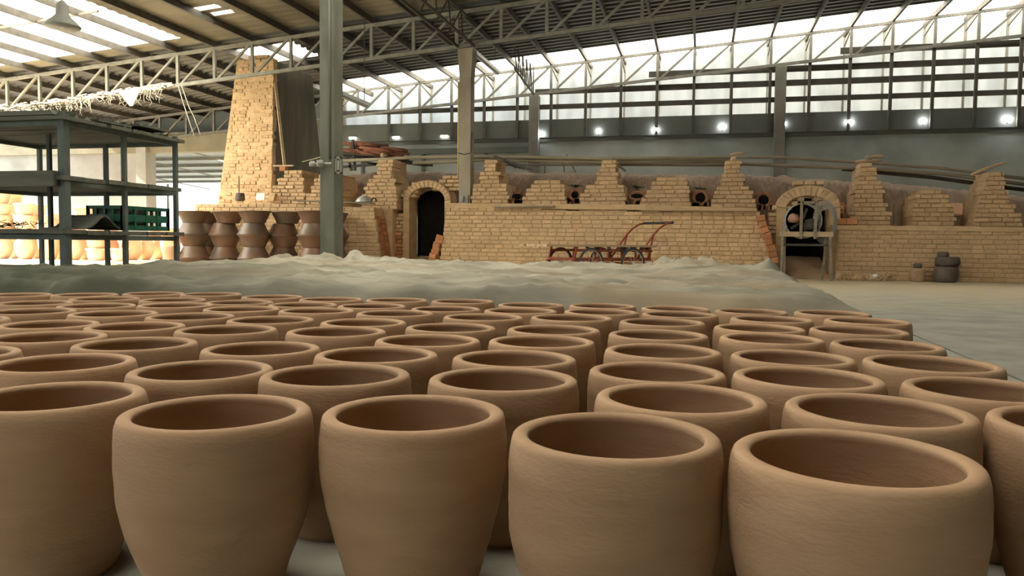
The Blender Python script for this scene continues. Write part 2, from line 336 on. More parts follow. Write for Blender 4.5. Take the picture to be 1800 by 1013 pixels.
# columns
def column(x, y, wd, z0, z1, m, label, dp=None, name='concrete_column'):
    dp = dp or wd; o = MB().box(-wd/2, wd/2, -dp/2, dp/2, 0, z1-z0).build(name, m, None, (x, y, z0)); bevel(o, .012)
    return tag(o, label, 'column', 'concrete columns of the hall')
c1a = at_x(562, 400, -6.0); c1y = 11.9
x0 = at_y(562.5, 400, c1y-.17).x; x1 = at_y(587.5, 400, c1y-.17).x
c1x = (x0+x1)/2; c1w = x1-x0
col1 = column(c1x, c1y, c1w, 0, zt(c1x)-.95, 'concrete', 'grey concrete column in front of the kiln, left of the archway', .34)
c2x = at_y(818, 300, YN).x; KT = 1.62
col2 = column(c2x, YN+.1, .32, KT-.02, zt(c2x)-1.0, 'tanconc', 'tan concrete column rising from the kiln ledge with yellow conduit', .34)
cap = MB(); w_ = .16
cap.hexa([(-.16, -.17, -.75), (.16, -.17, -.75), (.16, .17, -.75), (-.16, .17, -.75), (-.21, -.2, .0), (.21, -.2, .0), (.21, .2, .0), (-.21, .2, .0)])
cap.build('flared_head', 'tanconc', col2, (0, 0, zt(c2x)-1.0-KT))
MB().tube([(-.2, -.1, .9), (-.2, -.1, 3.4)], .025).build('conduit', 'yellow', col2)
b_ = MB().box(-.1, .12, -.25, -.17, .22, .42); b_.tube([(-.02, -.27, .25), (-.02, -.27, .4)], .05); b_.build('junction_box', 'grey', col2)
MB().tube([(-.18, -.19, 1.55), (0, -.2, 1.5), (.18, -.19, 1.55), (.19, -.15, 2.1)], .012).build('strap', 'darksteel', col2)
# insulator and bracket on the near column
q = MB(); q.tube([(-.18, 0, 0), (.12, 0, 0)], .02); q.lathe([(.0, -.06), (.06, -.05), (.05, -.02), (.075, 0), (.05, .02), (.06, .05), (0, .06)], 14, (-.05, -.05, 0)); q.lathe([(0, -.05), (.05, -.04), (.06, 0), (.04, .04), (0, .05)], 14, (-.2, -.02, 0))
q.build('insulator', 'grey', col1, (-.02, -.22, 2.02))
q = MB(); q.box(.155, .26, -.19, -.15, 1.86, 1.89); q.box(.155, .26, -.19, -.15, 2.1, 2.13); q.box(.155, .18, -.19, -.15, 1.86, 2.13); q.box(.24, .26, -.19, -.15, 1.86, 2.13); q.box(.19, .235, -.2, -.12, 1.92, 2.07)
q.build('bracket', 'steel', col1)
MB().tube([(c1w/2-.07, -.185, 2.1), (c1w/2-.07, -.185, 5.2)], .022).build('conduit', 'concrete', col1)

for k, x in enumerate((-14.15, -5.80, 2.42, 10.7)):
    column(x, YF+.1, .34, 0, zt(x)-.98, 'darkcol' if k else 'concrete', ['concrete column of the back wall hidden behind the chimney', 'dark concrete column of the back wall left of the white lights', 'dark concrete column of the back wall between the window bands', 'concrete column at the right end of the back wall'][k])

# long stiffening frame along the column line, and the small open bracket truss near the back wall
o = empty('longitudinal_frame', (c2x, 12, 0), label='dark steel frame running along the roof between the columns', cat='roof frame')
for dx, z in ((-.22, 5.95), (.22, 5.95), (0, 6.75)): MB().bar((dx, -1, z), (dx, 8, z), .05, .06).build('chord', 'darksteel', o)
for k in range(9):
    MB().bar((-.22, -1+k, 5.95), (0, -.5+k, 6.75), .03, .03).build('web', 'darksteel', o); MB().bar((.22, -1+k, 5.95), (0, -.5+k, 6.75), .03, .03).build('web', 'darksteel', o)
o = empty('bracket_truss', (-5.8, 24, 0), label='thin dark bracket truss reaching down to the back wall column', cat='roof frame')
A = at_y(868, 113, 24.0); A.x = -5.8; B = Vector((-5.8, 26.9, zt(-5.8)-.95))
a0 = Vector((0, 0, 6.25)); b0 = Vector((0, 2.9, B.z))
MB().bar(a0, b0, .05, .05).build('lower_chord', 'darksteel', o)
for k in range(5):
    t = (k+.6)/5; p = a0.lerp(b0, t); t2 = (k+.95)/5; p2 = a0.lerp(b0, min(t2, 1))
    MB().bar(p, (0, p.y-.35, zt(-5.8)-.02), .035, .035).build('web', 'darksteel', o); MB().bar(p2, (0, p2.y-.05, zt(-5.8)-.02), .035, .035).build('web', 'darksteel', o)

# back wall: concrete below, dark panel, louvred window band, translucent sheeting behind
XO0, XO1 = -21.6, -15.6                 # open bay to the yard
wb = MB(); wb.box(XO1, XR, YF+.25, YF+.5, 0, 4.42); tag(wb.build('wall_back', 'wallc'), kind='structure')
tag(MB().box(XO1, XR, YF+.2, YF+.6, 4.36, 4.5).build('trim_1', 'panel'), kind='structure')
tag(MB().box(XO1, XR, YF+.3, YF+.42, 4.5, 5.08).build('wall_back_panel', 'panel'), kind='structure')
tag(MB().box(XL-8, XO0, YF+.25, YF+.5, 0, 5.1).build('wall_left', 'plaster'), kind='structure')
tag(MB().box(XO0-.45, XO0, YF-.1, YF+.25, 0, 4.9).build('wall_left_pier', 'plaster'), kind='structure')
tag(MB().box(XL-8, XO1, YF+.1, YF+.5, 4.25, 5.02).build('trim_2', mat('olive_fascia', (.17, .16, .11), (.23, .21, .15), scale=1.5)), kind='structure')
def gable(xa, xb, y, z0):
    return MB().hexa([(xa, y, z0), (xb, y, z0), (xb, y+.02, z0), (xa, y+.02, z0), (xa, y, zr(xa)), (xb, y, zr(xb)), (xb, y+.02, zr(xb)), (xa, y+.02, zr(xa))])
WX = -13.6
tag(gable(XL, WX, YF+1.35, 5.0).build('wall_back_gable', mat('blue_grey_sheet', (.20, .22, .215), (.26, .28, .27), scale=1)), kind='structure')
tag(MB().box(XL, WX, YF+.45, YF+1.4, 4.98, 5.03).build('trim_3', 'panel'), kind='structure')
win = empty('window_1', (0, YF+1.3, 0), kind='structure', label='long band of white translucent sheeting behind dark louvre boards')
wp = [p for p in purl if p > WX-.1]+[XR]; wp[0] = WX
for a, b in zip(wp, wp[1:]):
    MB().hexa([(a+.01, 0, 4.9), (b-.01, 0, 4.9), (b-.01, .02, 4.9), (a+.01, .02, 4.9), (a+.01, 0, zr(a)-.02), (b-.01, 0, zr(b)-.02), (b-.01, .02, zr(b)-.02), (a+.01, .02, zr(a)-.02)]).build('sheet_panel', 'sheet', win)
    MB().box(a-.03, a+.03, -.09, -.01, 4.95, zr(a)-.1).build('wall_post', 'steel', win)
    MB().bar((a, -.05, zt(a)-.28), (a-.0, -1.25, zt(a)-.05), .04, .05).build('knee_brace', 'steel', win)
    MB().box(a-.045, a+.045, -1.3, -1.2, 4.5, zt(a)-.98).build('mullion', 'darksteel', win)
def zband(py, px): return at_y(px, py, YF+.1).z
bands = [(168, 175.5, 1460, -13.6), (138, 147, 1460, -5.8), (113, 122, 1460, at_y(1140, 130, YF).x), (84, 93.5, 1480, at_y(1479, 90, YF).x)]
for ya, yb, px, xs_ in bands:
    z1_, z0_ = zband(ya-.8, px), zband(yb+.8, px)
    if z1_ > 7.2: xe = at_y(1648, 90, YF).x
    else: xe = XR
    MB().box(xs_, xe, -1.16, -1.10, z0_, z1_).build('louvre_board', 'board', win)
MB().box(-13.6, XR, -1.16, -1.10, 4.5, zband(196, 1460)).build('sill_board', 'panel', win)
# frames on the lower back wall left of the dark column
fr = MB(); 
for x in (-12.4, -10., -7.6): fr.box(x-.05, x+.05, YF+.17, YF+.25, 1.5, 4.1)
fr.box(-15.6, -6.0, YF+.15, YF+.25, 4.0, 4.2); tag(fr.build('trim_4', 'panel'), kind='structure')
# right wall, and an unseen front wall shaped to hold back light on the pots
tag(MB().box(XR, XR+.2, -9, 28.9, 0, zr(XR)+.3).build('wall_right', 'wallc'), kind='structure')
tag(MB().box(-5.2, XR, -9.2, -9, 0, zr(XR)+.2).box(XL, -13, -9.2, -9, 0, zr(-13)+.2).build('wall_light_block', 'wallc'), kind='structure')

# wall lamps
WL = [(952, 236, 1.), (1052, 231, .8), (1152, 229, 1.2), (1270, 223, 1.2), (1377, 218, .9), (1493, 215, 1.3), (1623, 213, 1.), (1771, 210, 1.5)]
for i, (px, py, s) in enumerate(WL):
    p = at_y(px, py, YF+.1); s *= .82
    o = empty('wall_lamp', p, label=f'glowing white wall lamp on the dark panel, {ORD[i+1]} of eight from the dark column rightwards', cat='wall lamp', group='white lamps along the back wall')
    MB().lathe([(.0, -.09), (.06*s, -.08), (.12*s, -.02), (.13*s, .03), (.09*s, .07), (0, .085)], 18).build('glowing_globe', 'lamp', o)
    MB().bar((0, 0, -.08), (0, .18, -.2), .03, .03).build('bracket', 'darksteel', o)
for i, (px, py) in enumerate([(620, 243), (696, 242), (781, 240)]):
    p = at_y(px, py, YF+.05); o = empty('strip_lamp', p, label='small lit strip lamp on the beam, ' + ['beside the firewood pile', 'above the firewood pile', 'nearest the tan concrete column'][i], cat='strip lamp', group='small strip lamps on the back wall beam')
    MB().box(-.13, .13, -.04, .04, -.03, .03).build('lit_cover', 'lampsoft', o); MB().box(-.15, .15, -.03, .09, .03, .06).build('housing', 'grey', o)

# ------------------------------------------------------------------ the kiln
YK = 19.1; ch = .104
def ktop(x): return 1.66-.018*(x+6.5) if x < 2 else 1.23-.011*(x-3.1)
def wall(name_label, xl0, xl1, xr0, xr1, top, prefer):
    """a battered wall face: left edge xl0 (foot) to xl1 (top), right edge xr0 to xr1"""
    o = empty('kiln_bench', ((xl0+xr0)/2, YK, 0), label=name_label, cat='brick wall', group='low brick walls in front of the kiln')
    ox = (xl0+xr0)/2; items = []; n = int(top/ch)+1
    for i in range(n):
        z = i*ch; t = min(z/top, 1); a = xl0+(xl1-xl0)*t; b = xr0+(xr1-xr0)*t
        tmp = []; course(tmp, a-ox, b-ox, z, ch, .0, .14, off=(i % 2)*.5+random.uniform(-.1, .1))
        for it in tmp:
            if z+ch < ktop(it[0]+ox)+.05: items.append(it)
    items.sort(key=prefer)
    put_bricks(o, items)
    core = MB(); t0, t1 = ktop(xl0)-.02, ktop(xr0-.01)-.02
    core.hexa([(xl0-ox+.02, .018, 0), (xr0-ox-.02, .018, 0), (xr0-ox-.02, .7, 0), (xl0-ox+.02, .7, 0), (xl1-ox+.02, .018, t0), (xr1-ox-.02, .018, t1), (xr1-ox-.02, .7, t1), (xl1-ox+.02, .7, t0)])
    core.build('wall_core', 'mud', o)
    return o, ox
xa = at_y(769, 470, YK).x; xb = at_y(786, 366, YK).x; xc_ = at_y(1367, 470, YK).x; xd = at_y(1331, 378, YK).x
W2, ox2 = wall('long low brick wall between the two kiln archways, behind the red cart', xa, xb, xc_, xd, 1.68, lambda t: t[0]*.5)
xe0 = -13.9; xf = at_y(672, 465, YK).x; xg = at_y(655, 362, YK).x
ktop_old = ktop
W1, ox1 = wall('low brick wall behind the stacked dark bowls', xe0, xe0+.15, xf, xg, 1.8, lambda t: -t[0])
xh = at_y(1470, 492, YK).x; xi = 10.6
W3, ox3 = wall('low dusty brick wall on the far right with dark jars before it', xh, xh+.02, xi, xi, 1.25, lambda t: t[0])
# reddish reveal at the right end of the left wall, and orange jamb bricks beside both archways
items = []
for i in range(14):
    z = i*ch; t = z/1.65; x = xf+(xg-xf)*t
    for k in range(4):
        items.append((x-ox1-.05+random.uniform(-.01, .02)+.012, .12+k*.24, z+ch/2, .12, .225, ch-.012, 0))
put_bricks(W1, items[:56], 'redbrick' , 300)

kiln = empty('kiln', (0, 20.6, 0), label='long tan brick dragon kiln with buttresses and a dark domed top', cat='kiln')
KO = Vector((0, 20.6, 0))
# filling behind the walls (ledge)
def ledge(x0, x1, label='ledge'):
    MB().hexa([(x0, YK+.7-20.6, 0), (x1, YK+.7-20.6, 0), (x1, .6, 0), (x0, .6, 0), (x0, YK+.7-20.6, ktop(x0)-.03), (x1, YK+.7-20.6, ktop(x1)-.03), (x1, .6, ktop(x1)-.03), (x0, .6, ktop(x0)-.03)]).build(label, 'mud', kiln)
ledge(xe0, at_y(690, 400, YK+.7).x); ledge(xb+.02, xd); ledge(xh+.05, xi)
# coping strips and planks on the ledge edge
def coping(px0, px1, py0, py1, h, m, y=YK-.02, d=.35):
    a = at_y(px0, py0, y); b = at_y(px1, py1, y)
    return MB().hexa([(a.x, y-20.6, a.z-h), (b.x, y-20.6, b.z-h), (b.x, y+d-20.6, b.z-h), (a.x, y+d-20.6, a.z-h), (a.x, y-20.6, a.z), (b.x, y-20.6, b.z), (b.x, y+d-20.6, b.z), (a.x, y+d-20.6, a.z)])
coping(783, 1160, 357, 360, .13, 'mud').build('coping', 'mud', kiln)
coping(1160, 1330, 361, 366, .14, 'mud').build('coping', 'mud', kiln)
coping(1463, 1800, 396, 400, .1, 'mud').build('coping', 'mud', kiln)

# vault
def vtop(x):
    pts = [(-12.5, 2.6), (-9.5, 2.9), (-6, 2.85), (-2, 2.75), (2, 2.62), (5, 2.42), (8, 2.05), (11, 1.7)]
    for (a, za), (b, zb) in zip(pts, pts[1:]):
        if x <= b: return za+(zb-za)*(x-a)/(b-a)
    return pts[-1][1]
v = MB(); NX, NT = 260, 26; vs = []; fs = []
for i in range(NX+1):
    x = -12.4+i*(23.4/NX)
    for j in range(NT+1):
        t = math.pi*j/NT; top = vtop(x); base = ktop(x)-.1
        n1 = noise.noise(Vector((x*5, j*.35, 1)))*.05+noise.noise(Vector((x*11, j*.12, 5)))*.05+noise.noise(Vector((x*1.3, j*.2, 7)))*.08
        r = 1+n1*.6
        vs.append((x, 1.75-math.cos(t)*1.55*r, base+(top-base)*abs(math.sin(t))**.8*r))
for i in range(NX):
    for j in range(NT): a = i*(NT+1)+j; fs.append((a, a+NT+1, a+NT+2, a+1))
v.add(vs, fs, True); v.build('vault', 'vault', kiln)

# buttresses: stepped brick piers, each course one row of deep bricks
YB = 19.82
steps = [  # (rows: list of (py_bottom, py_top, px_left, px_right)), lowest first
 ('b1', [(354, 340, 474, 536), (340, 325, 480, 535), (325, 312, 488, 534), (312, 304, 498, 531)]),
 ('b2', [(354, 340, 536, 604), (340, 328, 545, 602), (328, 316, 552, 600), (316, 310, 558, 596)]),
 ('b3', [(360, 345, 634, 698), (345, 330, 640, 697), (330, 318, 646, 695), (318, 306, 656, 692), (306, 283, 662, 690)]),
 ('b4', [(357, 340, 828, 894), (340, 326, 829, 892), (326, 300, 843, 878), (300, 284, 851, 873)]),
 ('b5', [(356, 346, 918, 996), (346, 335, 924, 994), (335, 325, 931, 990), (325, 317, 938, 984)]),
 ('b6', [(357, 344, 1018, 1100), (344, 329, 1028, 1098), (329, 303, 1046, 1087), (303, 281, 1055, 1082)]),
 ('b7', [(361, 348, 1126, 1214), (348, 334, 1134, 1212), (334, 321, 1144, 1210), (321, 314, 1152, 1206)]),
 ('b8', [(364, 350, 1250, 1330), (350, 338, 1256, 1324), (338, 326, 1262, 1318), (326, 306, 1267, 1308), (306, 286, 1273, 1302), (286, 278, 1284, 1295)]),
 ('b9', [(396, 375, 1490, 1567), (375, 355, 1496, 1560), (355, 338, 1501, 1554), (338, 318, 1505, 1550), (318, 296, 1510, 1542), (296, 290, 1514, 1532)]),
 ('b10', [(396, 378, 1600, 1680), (378, 360, 1603, 1676), (360, 346, 1608, 1668), (346, 336, 1620, 1655)]),
 ('b11', [(400, 380, 1712, 1795), (380, 360, 1716, 1786), (360, 335, 1722, 1775), (335, 318, 1730, 1768), (318, 306, 1736, 1765)]),
]
btop = {}
for nm, st in steps:
    cx = at_y((st[0][2]+st[0][3])/2, 350, YB).x
    b = empty('buttress', (cx, YB-20.6, 0)); b.parent = kiln
    items = []; zb = ktop(cx)-.05; z = zb; i = 0
    tops = [at_y((s[2]+s[3])/2, s[1], YB).z for s in st]
    core = MB()
    while z < tops[-1]-.03:
        k = next(k for k, t in enumerate(tops) if z < t-.03)
        a = at_y(st[k][2], st[k][0], YB).x-cx; e = at_y(st[k][3], st[k][0], YB).x-cx
        course(items, a+random.uniform(-.03, .03), e+random.uniform(-.03, .03), z, ch, 0, .55, L=.27, off=(i % 2)*.5, gap=.007, jit=.014)
        core.box(a+.03, e-.03, .03, 1.1, z-.001, z+ch)
        z += ch; i += 1
    btop[nm] = (cx, z)
    put_bricks(b, items); core.build('pier_core', 'mud', b)

# archways
def arch(nm, px0, px1, py_foot, py_spring, py_crown, Y, depth, ring, floor_z, tun=1.6, hood=()):
    a = at_y(px0, py_foot, Y).x; b = at_y(px1, py_foot, Y).x; cx = (a+b)/2; r = (b-a)/2
    zs = at_y((px0+px1)/2, py_spring, Y).z; zc = at_y((px0+px1)/2, py_crown, Y).z; k = (zc-zs)/r
    o = empty('archway', (cx, Y-20.6, 0)); o.parent = kiln
    prof = [(-r, 0), (-r, zs)]+[(-r*math.cos(t), zs+r*k*math.sin(t)) for t in [math.pi*i/20 for i in range(1, 20)]]+[(r, zs), (r, 0)]
    # smooth inner lining
    ln = MB(); n = len(prof)
    ln.add([(x, .02, z) for x, z in prof]+[(x*.97, depth, z) for x, z in prof], [(i, i+1, n+i+1, n+i) for i in range(n-1)], False); ln.build('lining', 'mud', o)
    tn = MB(); tn.add([(x*.9, depth-.01, z*.97) for x, z in prof]+[(x*.9, depth+tun, z*.97) for x, z in prof], [(i, i+1, n+i+1, n+i) for i in range(n-1)]+[tuple(range(n, 2*n))]); tn.build('tunnel', 'dark', o)  # shallow tunnel, its shade painted black
    # face with bricks: a wall panel around the opening
    out = [(x*(1+ring/r), z if i in (0, 1, n-2, n-1) else zs+(z-zs)*(1+ring/(r*k))) for i, (x, z) in enumerate(prof)]
    fc = MB(); fc.add([(x, .0, z) for x, z in prof]+[(x, .0, z) for x, z in out]+[(x, depth, z) for x, z in out], [(i, n+i, n+i+1, i+1) for i in range(n-1)]+[(n+i, 2*n+i, 2*n+i+1, n+i+1) for i in range(n-1)]); fc.build('arch_face', 'mud', o)
    m = 15
    for i in range(m):                   # voussoirs
        t = math.pi*(i+.5)/m; rr = 1+ring*.5/r
        x, z = -r*rr*math.cos(t), zs+r*k*rr*math.sin(t)
        bo = link('brick', random.choice(BR['brick'])[0], o, (x, .055, z)); bo.scale = (ring*.98, .16, math.pi*r/m*1.12*.95); bo.rotation_euler[1] = -(math.pi-t)+math.pi if False else t-math.pi
    return o, cx, r, zs, zc
A1, a1x, a1r, a1s, a1c = arch('left', 719, 781, 450, 352, 328, YK+.95, .55, .17, .4, .18)
A2, a2x, a2r, a2s, a2c = arch('right', 1379, 1456, 480, 365, 342, YK+.35, .5, .22, .4, .8)
# brick walling beside the arches
def side_wall(parent, pxa, pxb, Y, z1a, z1b, m='brick'):
    xa_, xb_ = at_y(pxa, 400, Y).x, at_y(pxb, 400, Y).x; ox = parent.location.x; items = []; z = 0; i = 0
    while z < z1a:
        course(items, xa_-ox, xb_-ox, z, ch, Y-20.6-parent.location.y, .3, off=(i % 2)*.5); z += ch; i += 1
    put_bricks(parent, items, m)
side_wall(A1, 672, 711, YK+.98, 1.5, 1.5); side_wall(A1, 660, 706, YK+.9, .95, .95, 'redbrick')
side_wall(A1, 787, 815, YK+.98, 1.5, 1.5)
side_wall(A2, 1350, 1372, YK+.4, 1.5, 1.5)
side_wall(A2, 1460, 1484, YK+.45, 1.2, 1.2)
# stepped bricks shouldering the arches
items = []
for i in range(4): course(items, -a1r-.32+i*.12, -a1r+.18+i*.07, a1s+.08+i*ch, ch, .06, .3)
for i in range(4): course(items, a1r*.2+.1*i, a1r+.42, a1c+.0+(i-3)*ch+.2, ch, .1, .3)
put_bricks(A1, items)
items = []
for i in range(5): course(items, -a2r-.3+i*.14, -a2r+.12+i*.14, a2s-.05+i*ch, ch, .05, .3)
for i in range(5): course(items, a2r-.12-i*.13, a2r+.3-i*.12, a2s-.05+i*ch, ch, .05, .3)
course(items, -a2r*.7, a2r*.7, a2c+.22, ch, .05, .3)
put_bricks(A2, items)
# earth ramps running into the archways
def ramp(parent, r, d0, d1, h):
    vs = []; fs = []
    for i in range(13):
        for j in range(9):
            x = -r+2*r*j/8; y = d0+(d1-d0)*i/12; vs.append((x, y, h*min(1, i/9)+noise.noise(Vector((x*3, y*3, 2)))*.03+(0 if i else -.02)))
    for i in range(12):
        for j in range(8): a = i*9+j; fs.append((a, a+1, a+10, a+9))
    MB().add(vs, fs, True).build('earth_ramp', 'dirt', parent)
ramp(A1, a1r+.12, -.9, 1.7, .46); ramp(A2, a2r+.05, -.3, 1.5, .5)

# stoke holes between the buttresses
for px, py, s, kind in [(910, 346, .17, 'sq'), (1011, 343, .17, 'rd'), (1120, 345, .2, 'slot'), (1231, 348, .2, 'rd'), (1342, 352, .2, 'rd'), (585, 340, .15, 'rd'), (1474, 366, .16, 'plug'), (1680, 368, .17, 'sqp')]:
    p = at_y(px, py, YB+.32)-KO; s *= .85
    h = empty('stoke_hole', p); h.parent = kiln
    if kind in ('rd', 'slot', 'sq'):
        ring = MB(); n = 18 if kind != 'sq' else 4
        ph = math.pi/4 if kind == 'sq' else 0; sz = .6 if kind == 'slot' else 1
        ring.tube([(s*math.cos(2*math.pi*i/n+ph)*(1.2 if kind == 'slot' else 1), 0, s*sz*math.sin(2*math.pi*i/n+ph)) for i in range(n)], .055, 6, closed=True); ring.build('rim', 'dullred', h)
        MB().lathe([(0, 0), (s*1.0, 0), (s*1.0, .02), (0, .02)], 18).build('opening', 'dark', h).rotation_euler[0] = math.pi/2  # flat disc, the hole's shade put into its colour
        rb_ = MB()
        for i in range(14): a = random.uniform(-1, 1)*s*1.4; rb_.box(a, a+.06, -.1, 0, -s-.12+random.uniform(0, .08), -s+.02+random.uniform(0, .06))
        tag(rb_.build('brick_crumbs', 'dullred', h), kind='stuff')
    else:
        MB().box(-s, s, -.05, .1, -s, s).build('plug', 'redbrick' if kind == 'plug' else 'terracotta', h)
        bevel(h.children[0], .04)

# chimney
CHY = 20.6
chim = empty('kiln_chimney', (-13.1, CHY, 0), label='tall tapering tan brick chimney at the left end of the kiln', cat='chimney')
zb, ztp = ktop(-13)-.1, 6.02
def cxl(z): t = (z-zb)/(ztp-zb); return -14.1+(.72)*t**.9
def cxr(z): t = (z-zb)/(ztp-zb); return -12.28+.12*t
core = MB(); lv = 24
for i in range(lv):
    za, zb2 = zb+(ztp-zb)*i/lv, zb+(ztp-zb)*(i+1)/lv
    def yb_(z): return 3.5-1.2*(z-zb)/(ztp-zb)
    core.hexa([(cxl(za)+13.1+.03, .04, za), (cxr(za)+13.1-.02, .04, za), (cxr(za)+13.1-.02, yb_(za), za), (cxl(za)+13.1+.03, yb_(za), za), (cxl(zb2)+13.1+.03, .04, zb2), (cxr(zb2)+13.1-.02, .04, zb2), (cxr(zb2)+13.1-.02, yb_(zb2), zb2), (cxl(zb2)+13.1+.03, yb_(zb2), zb2)])
core.build('stack_core', 'darkplaster', chim)  # sides and back much darker than the brick front
fl = MB(); fl.hexa([(cxl(zb)+13.1+.01, .014, zb), (cxr(zb)+13.1-.01, .014, zb), (cxr(zb)+13.1-.01, .1, zb), (cxl(zb)+13.1+.01, .1, zb), (cxl(ztp)+13.1+.01, .014, ztp), (cxr(ztp)+13.1-.01, .014, ztp), (cxr(ztp)+13.1-.01, .1, ztp), (cxl(ztp)+13.1+.01, .1, ztp)]); fl.build('mud_facing', 'brick', chim)
items = []; z = zb; i = 0
while z < ztp:
    course(items, cxl(z)+13.1, cxr(z)+13.1, z, ch, 0, .2, L=.2, off=(i % 2)*.5+random.uniform(-.2, .2), gap=.010, jit=.022); z += ch; i += 1
put_bricks(chim, items)
it2 = []; z = ztp-.05
course(it2, -.25, .9, z, ch, 0, .3); course(it2, .1, .75, z+ch, ch, 0, .3); put_bricks(chim, it2)

# ------------------------------------------------------------------ clay pots in the foreground
POTS = {'A2': (-1.321, 1.854), 'A5': (-1.833, 2.222), 'A7': (-2.231, 2.704), 'A8': (-2.628, 2.677), 'A9': (-2.678, 3.101), 'A10': (-2.264, 3.101), 'A11': (-1.807, 2.696), 'A15': (-2.752, 3.642), 'A16': (-3.444, 3.916), 'A17': (-3.064, 4.034), 'A19': (-3.109, 4.471), 'B1': (-2.639, 4.433), 'B2': (-2.19, 4.35), 'B3': (-2.6, 4.01), 'B4': (-2.163, 3.953), 'B5': (-2.301, 3.567), 'B6': (-1.908, 3.63), 'B7': (-1.766, 4.001), 'B8': (-1.866, 3.121), 'B9': (-1.373, 2.772), 'B10': (-1.441, 3.174), 'B11': (-1.467, 3.605), 'B12': (-1.405, 2.29), 'B13': (-0.98, 2.256), 'B14': (-0.923, 1.861), 'B15': (-0.953, 2.653), 'C1': (-1.812, 4.473), 'C2': (-1.389, 4.484), 'C3': (-0.944, 4.374), 'C4': (-1.329, 3.979), 'C5': (-0.91, 3.961), 'C6': (-1.004, 3.574), 'C7': (-1.011, 3.099), 'C8': (-0.587, 3.634), 'C9': (-0.579, 3.132), 'C10': (-0.548, 2.731), 'C11': (-0.552, 2.324), 'C12': (-0.488, 1.931), 'D1': (-0.54, 4.454), 'D2': (-0.128, 4.438), 'D3': (-0.494, 4.021), 'D4': (-0.095, 4.041), 'D5': (-0.162, 3.581), 'D6': (-0.153, 3.075), 'D7': (-0.114, 2.605), 'D8': (-0.112, 2.207), 'E1': (0.276, 4.394), 'E2': (0.686, 4.379), 'E3': (0.34, 3.927), 'E4': (0.782, 3.992), 'E5': (0.255, 3.507), 'E6': (0.652, 3.492), 'E7': (0.272, 3.109), 'E8': (0.662, 3.032), 'E9': (0.293, 2.61), 'E10': (0.689, 2.569), 'E11': (0.287, 2.196), 'F1': (-0.967, 1.405), 'F2': (-0.573, 1.512), 'F3': (-0.145, 1.425), 'F4': (0.26, 1.395), 'F5': (0.381, 1.801), 'F7': (-0.037, 1.808), 'A1': (-1.408, 1.439), 'A3': (-1.753, 1.829), 'A4': (-2.224, 1.889), 'A6': (-2.254, 2.286), 'A12': (-3.134, 3.092), 'A13': (-3.066, 2.643), 'A14': (-3.12, 3.49), 'A18': (-3.568, 3.538), 'A20': (-3.504, 4.421), 'A21': (-3.778, 4.132), 'A22': (-4.149, 3.99), 'A23': (-4.254, 3.606), 'E12': (0.703, 2.149), 'F6': (0.778, 1.758)}
def smooth_profile(pts, n):
    out = []; k = len(pts)
    for i in range(k-1):
        p0, p1, p2, p3 = pts[max(i-1, 0)], pts[i], pts[i+1], pts[min(i+2, k-1)]
        for j in range(n):
            t = j/n
            out.append(tuple(.5*((2*p1[d])+(-p0[d]+p2[d])*t+(2*p0[d]-5*p1[d]+4*p2[d]-p3[d])*t*t+(-p0[d]+3*p1[d]-3*p2[d]+p3[d])*t**3) for d in (0, 1)))
    return out+[pts[-1]]
def pot_mesh(k):
    rnd = random.Random(100+k); full = (0, .006, -.003, .003)[k]
    outer = smooth_profile([(.122, 0), (.130, .02), (.147, .08), (.170+full, .15), (.187+full, .22), (.195, .29), (.1955, .34), (.1925, .378), (.1905, .389)], 5)
    lip = [(.1885, .3945), (.1845, .398), (.179, .3995), (.172, .3995), (.1655, .3985), (.1615, .3955), (.1600, .391)]
    inner = smooth_profile([(.1605, .384), (.166, .37), (.170, .33), (.169, .28), (.160, .21), (.138, .14), (.112, .06), (.09, .022), (.04, .02), (0.001, .02)], 4)
    prof = [(.001, 0), (.118, 0)]+outer+lip+inner
    ph = [rnd.uniform(0, 6.28) for _ in range(4)]
    def wob(t, z): return .006*math.sin(2*t+ph[0])*(z/.4)+.002*math.sin(3*t+ph[1])+.0022*math.sin(z*95+ph[2])+.0012*math.sin(z*210+ph[3])
    me = MB().lathe(prof, 72, wob=wob).mesh('clay_pot'); me.materials.append(M['clay']); return me
PM = [pot_mesh(k) for k in range(4)]
rows = [1.62, 2.06, 2.45, 2.9, 3.35, 3.82, 4.2, 9]
rowof = {n: next(i for i, y in enumerate(rows) if p[1] < y) for n, p in POTS.items()}
for r_ in range(len(rows)):
    names = sorted([n for n in POTS if rowof[n] == r_], key=lambda n: POTS[n][0])
    for i, n in enumerate(names):
        rn = 'front row' if r_ == 0 else 'back row beside the plastic sheet' if r_ == 7 else ORD[r_+1]+' row from the front'
        o = link('clay_pot', PM[(i*3+r_) % 4], None, (*POTS[n], 0), random.uniform(0, 6.28))
        s = 1+random.uniform(-.012, .012)
        if n == 'F4': s = 1.05
        o.scale = (s, s, s if n != 'F4' else 1.0)
        tag(o, f'tan unfired clay pot, {ORD[i+1]} from left in the {rn}', 'clay pot', 'unfired clay pots standing in rows')

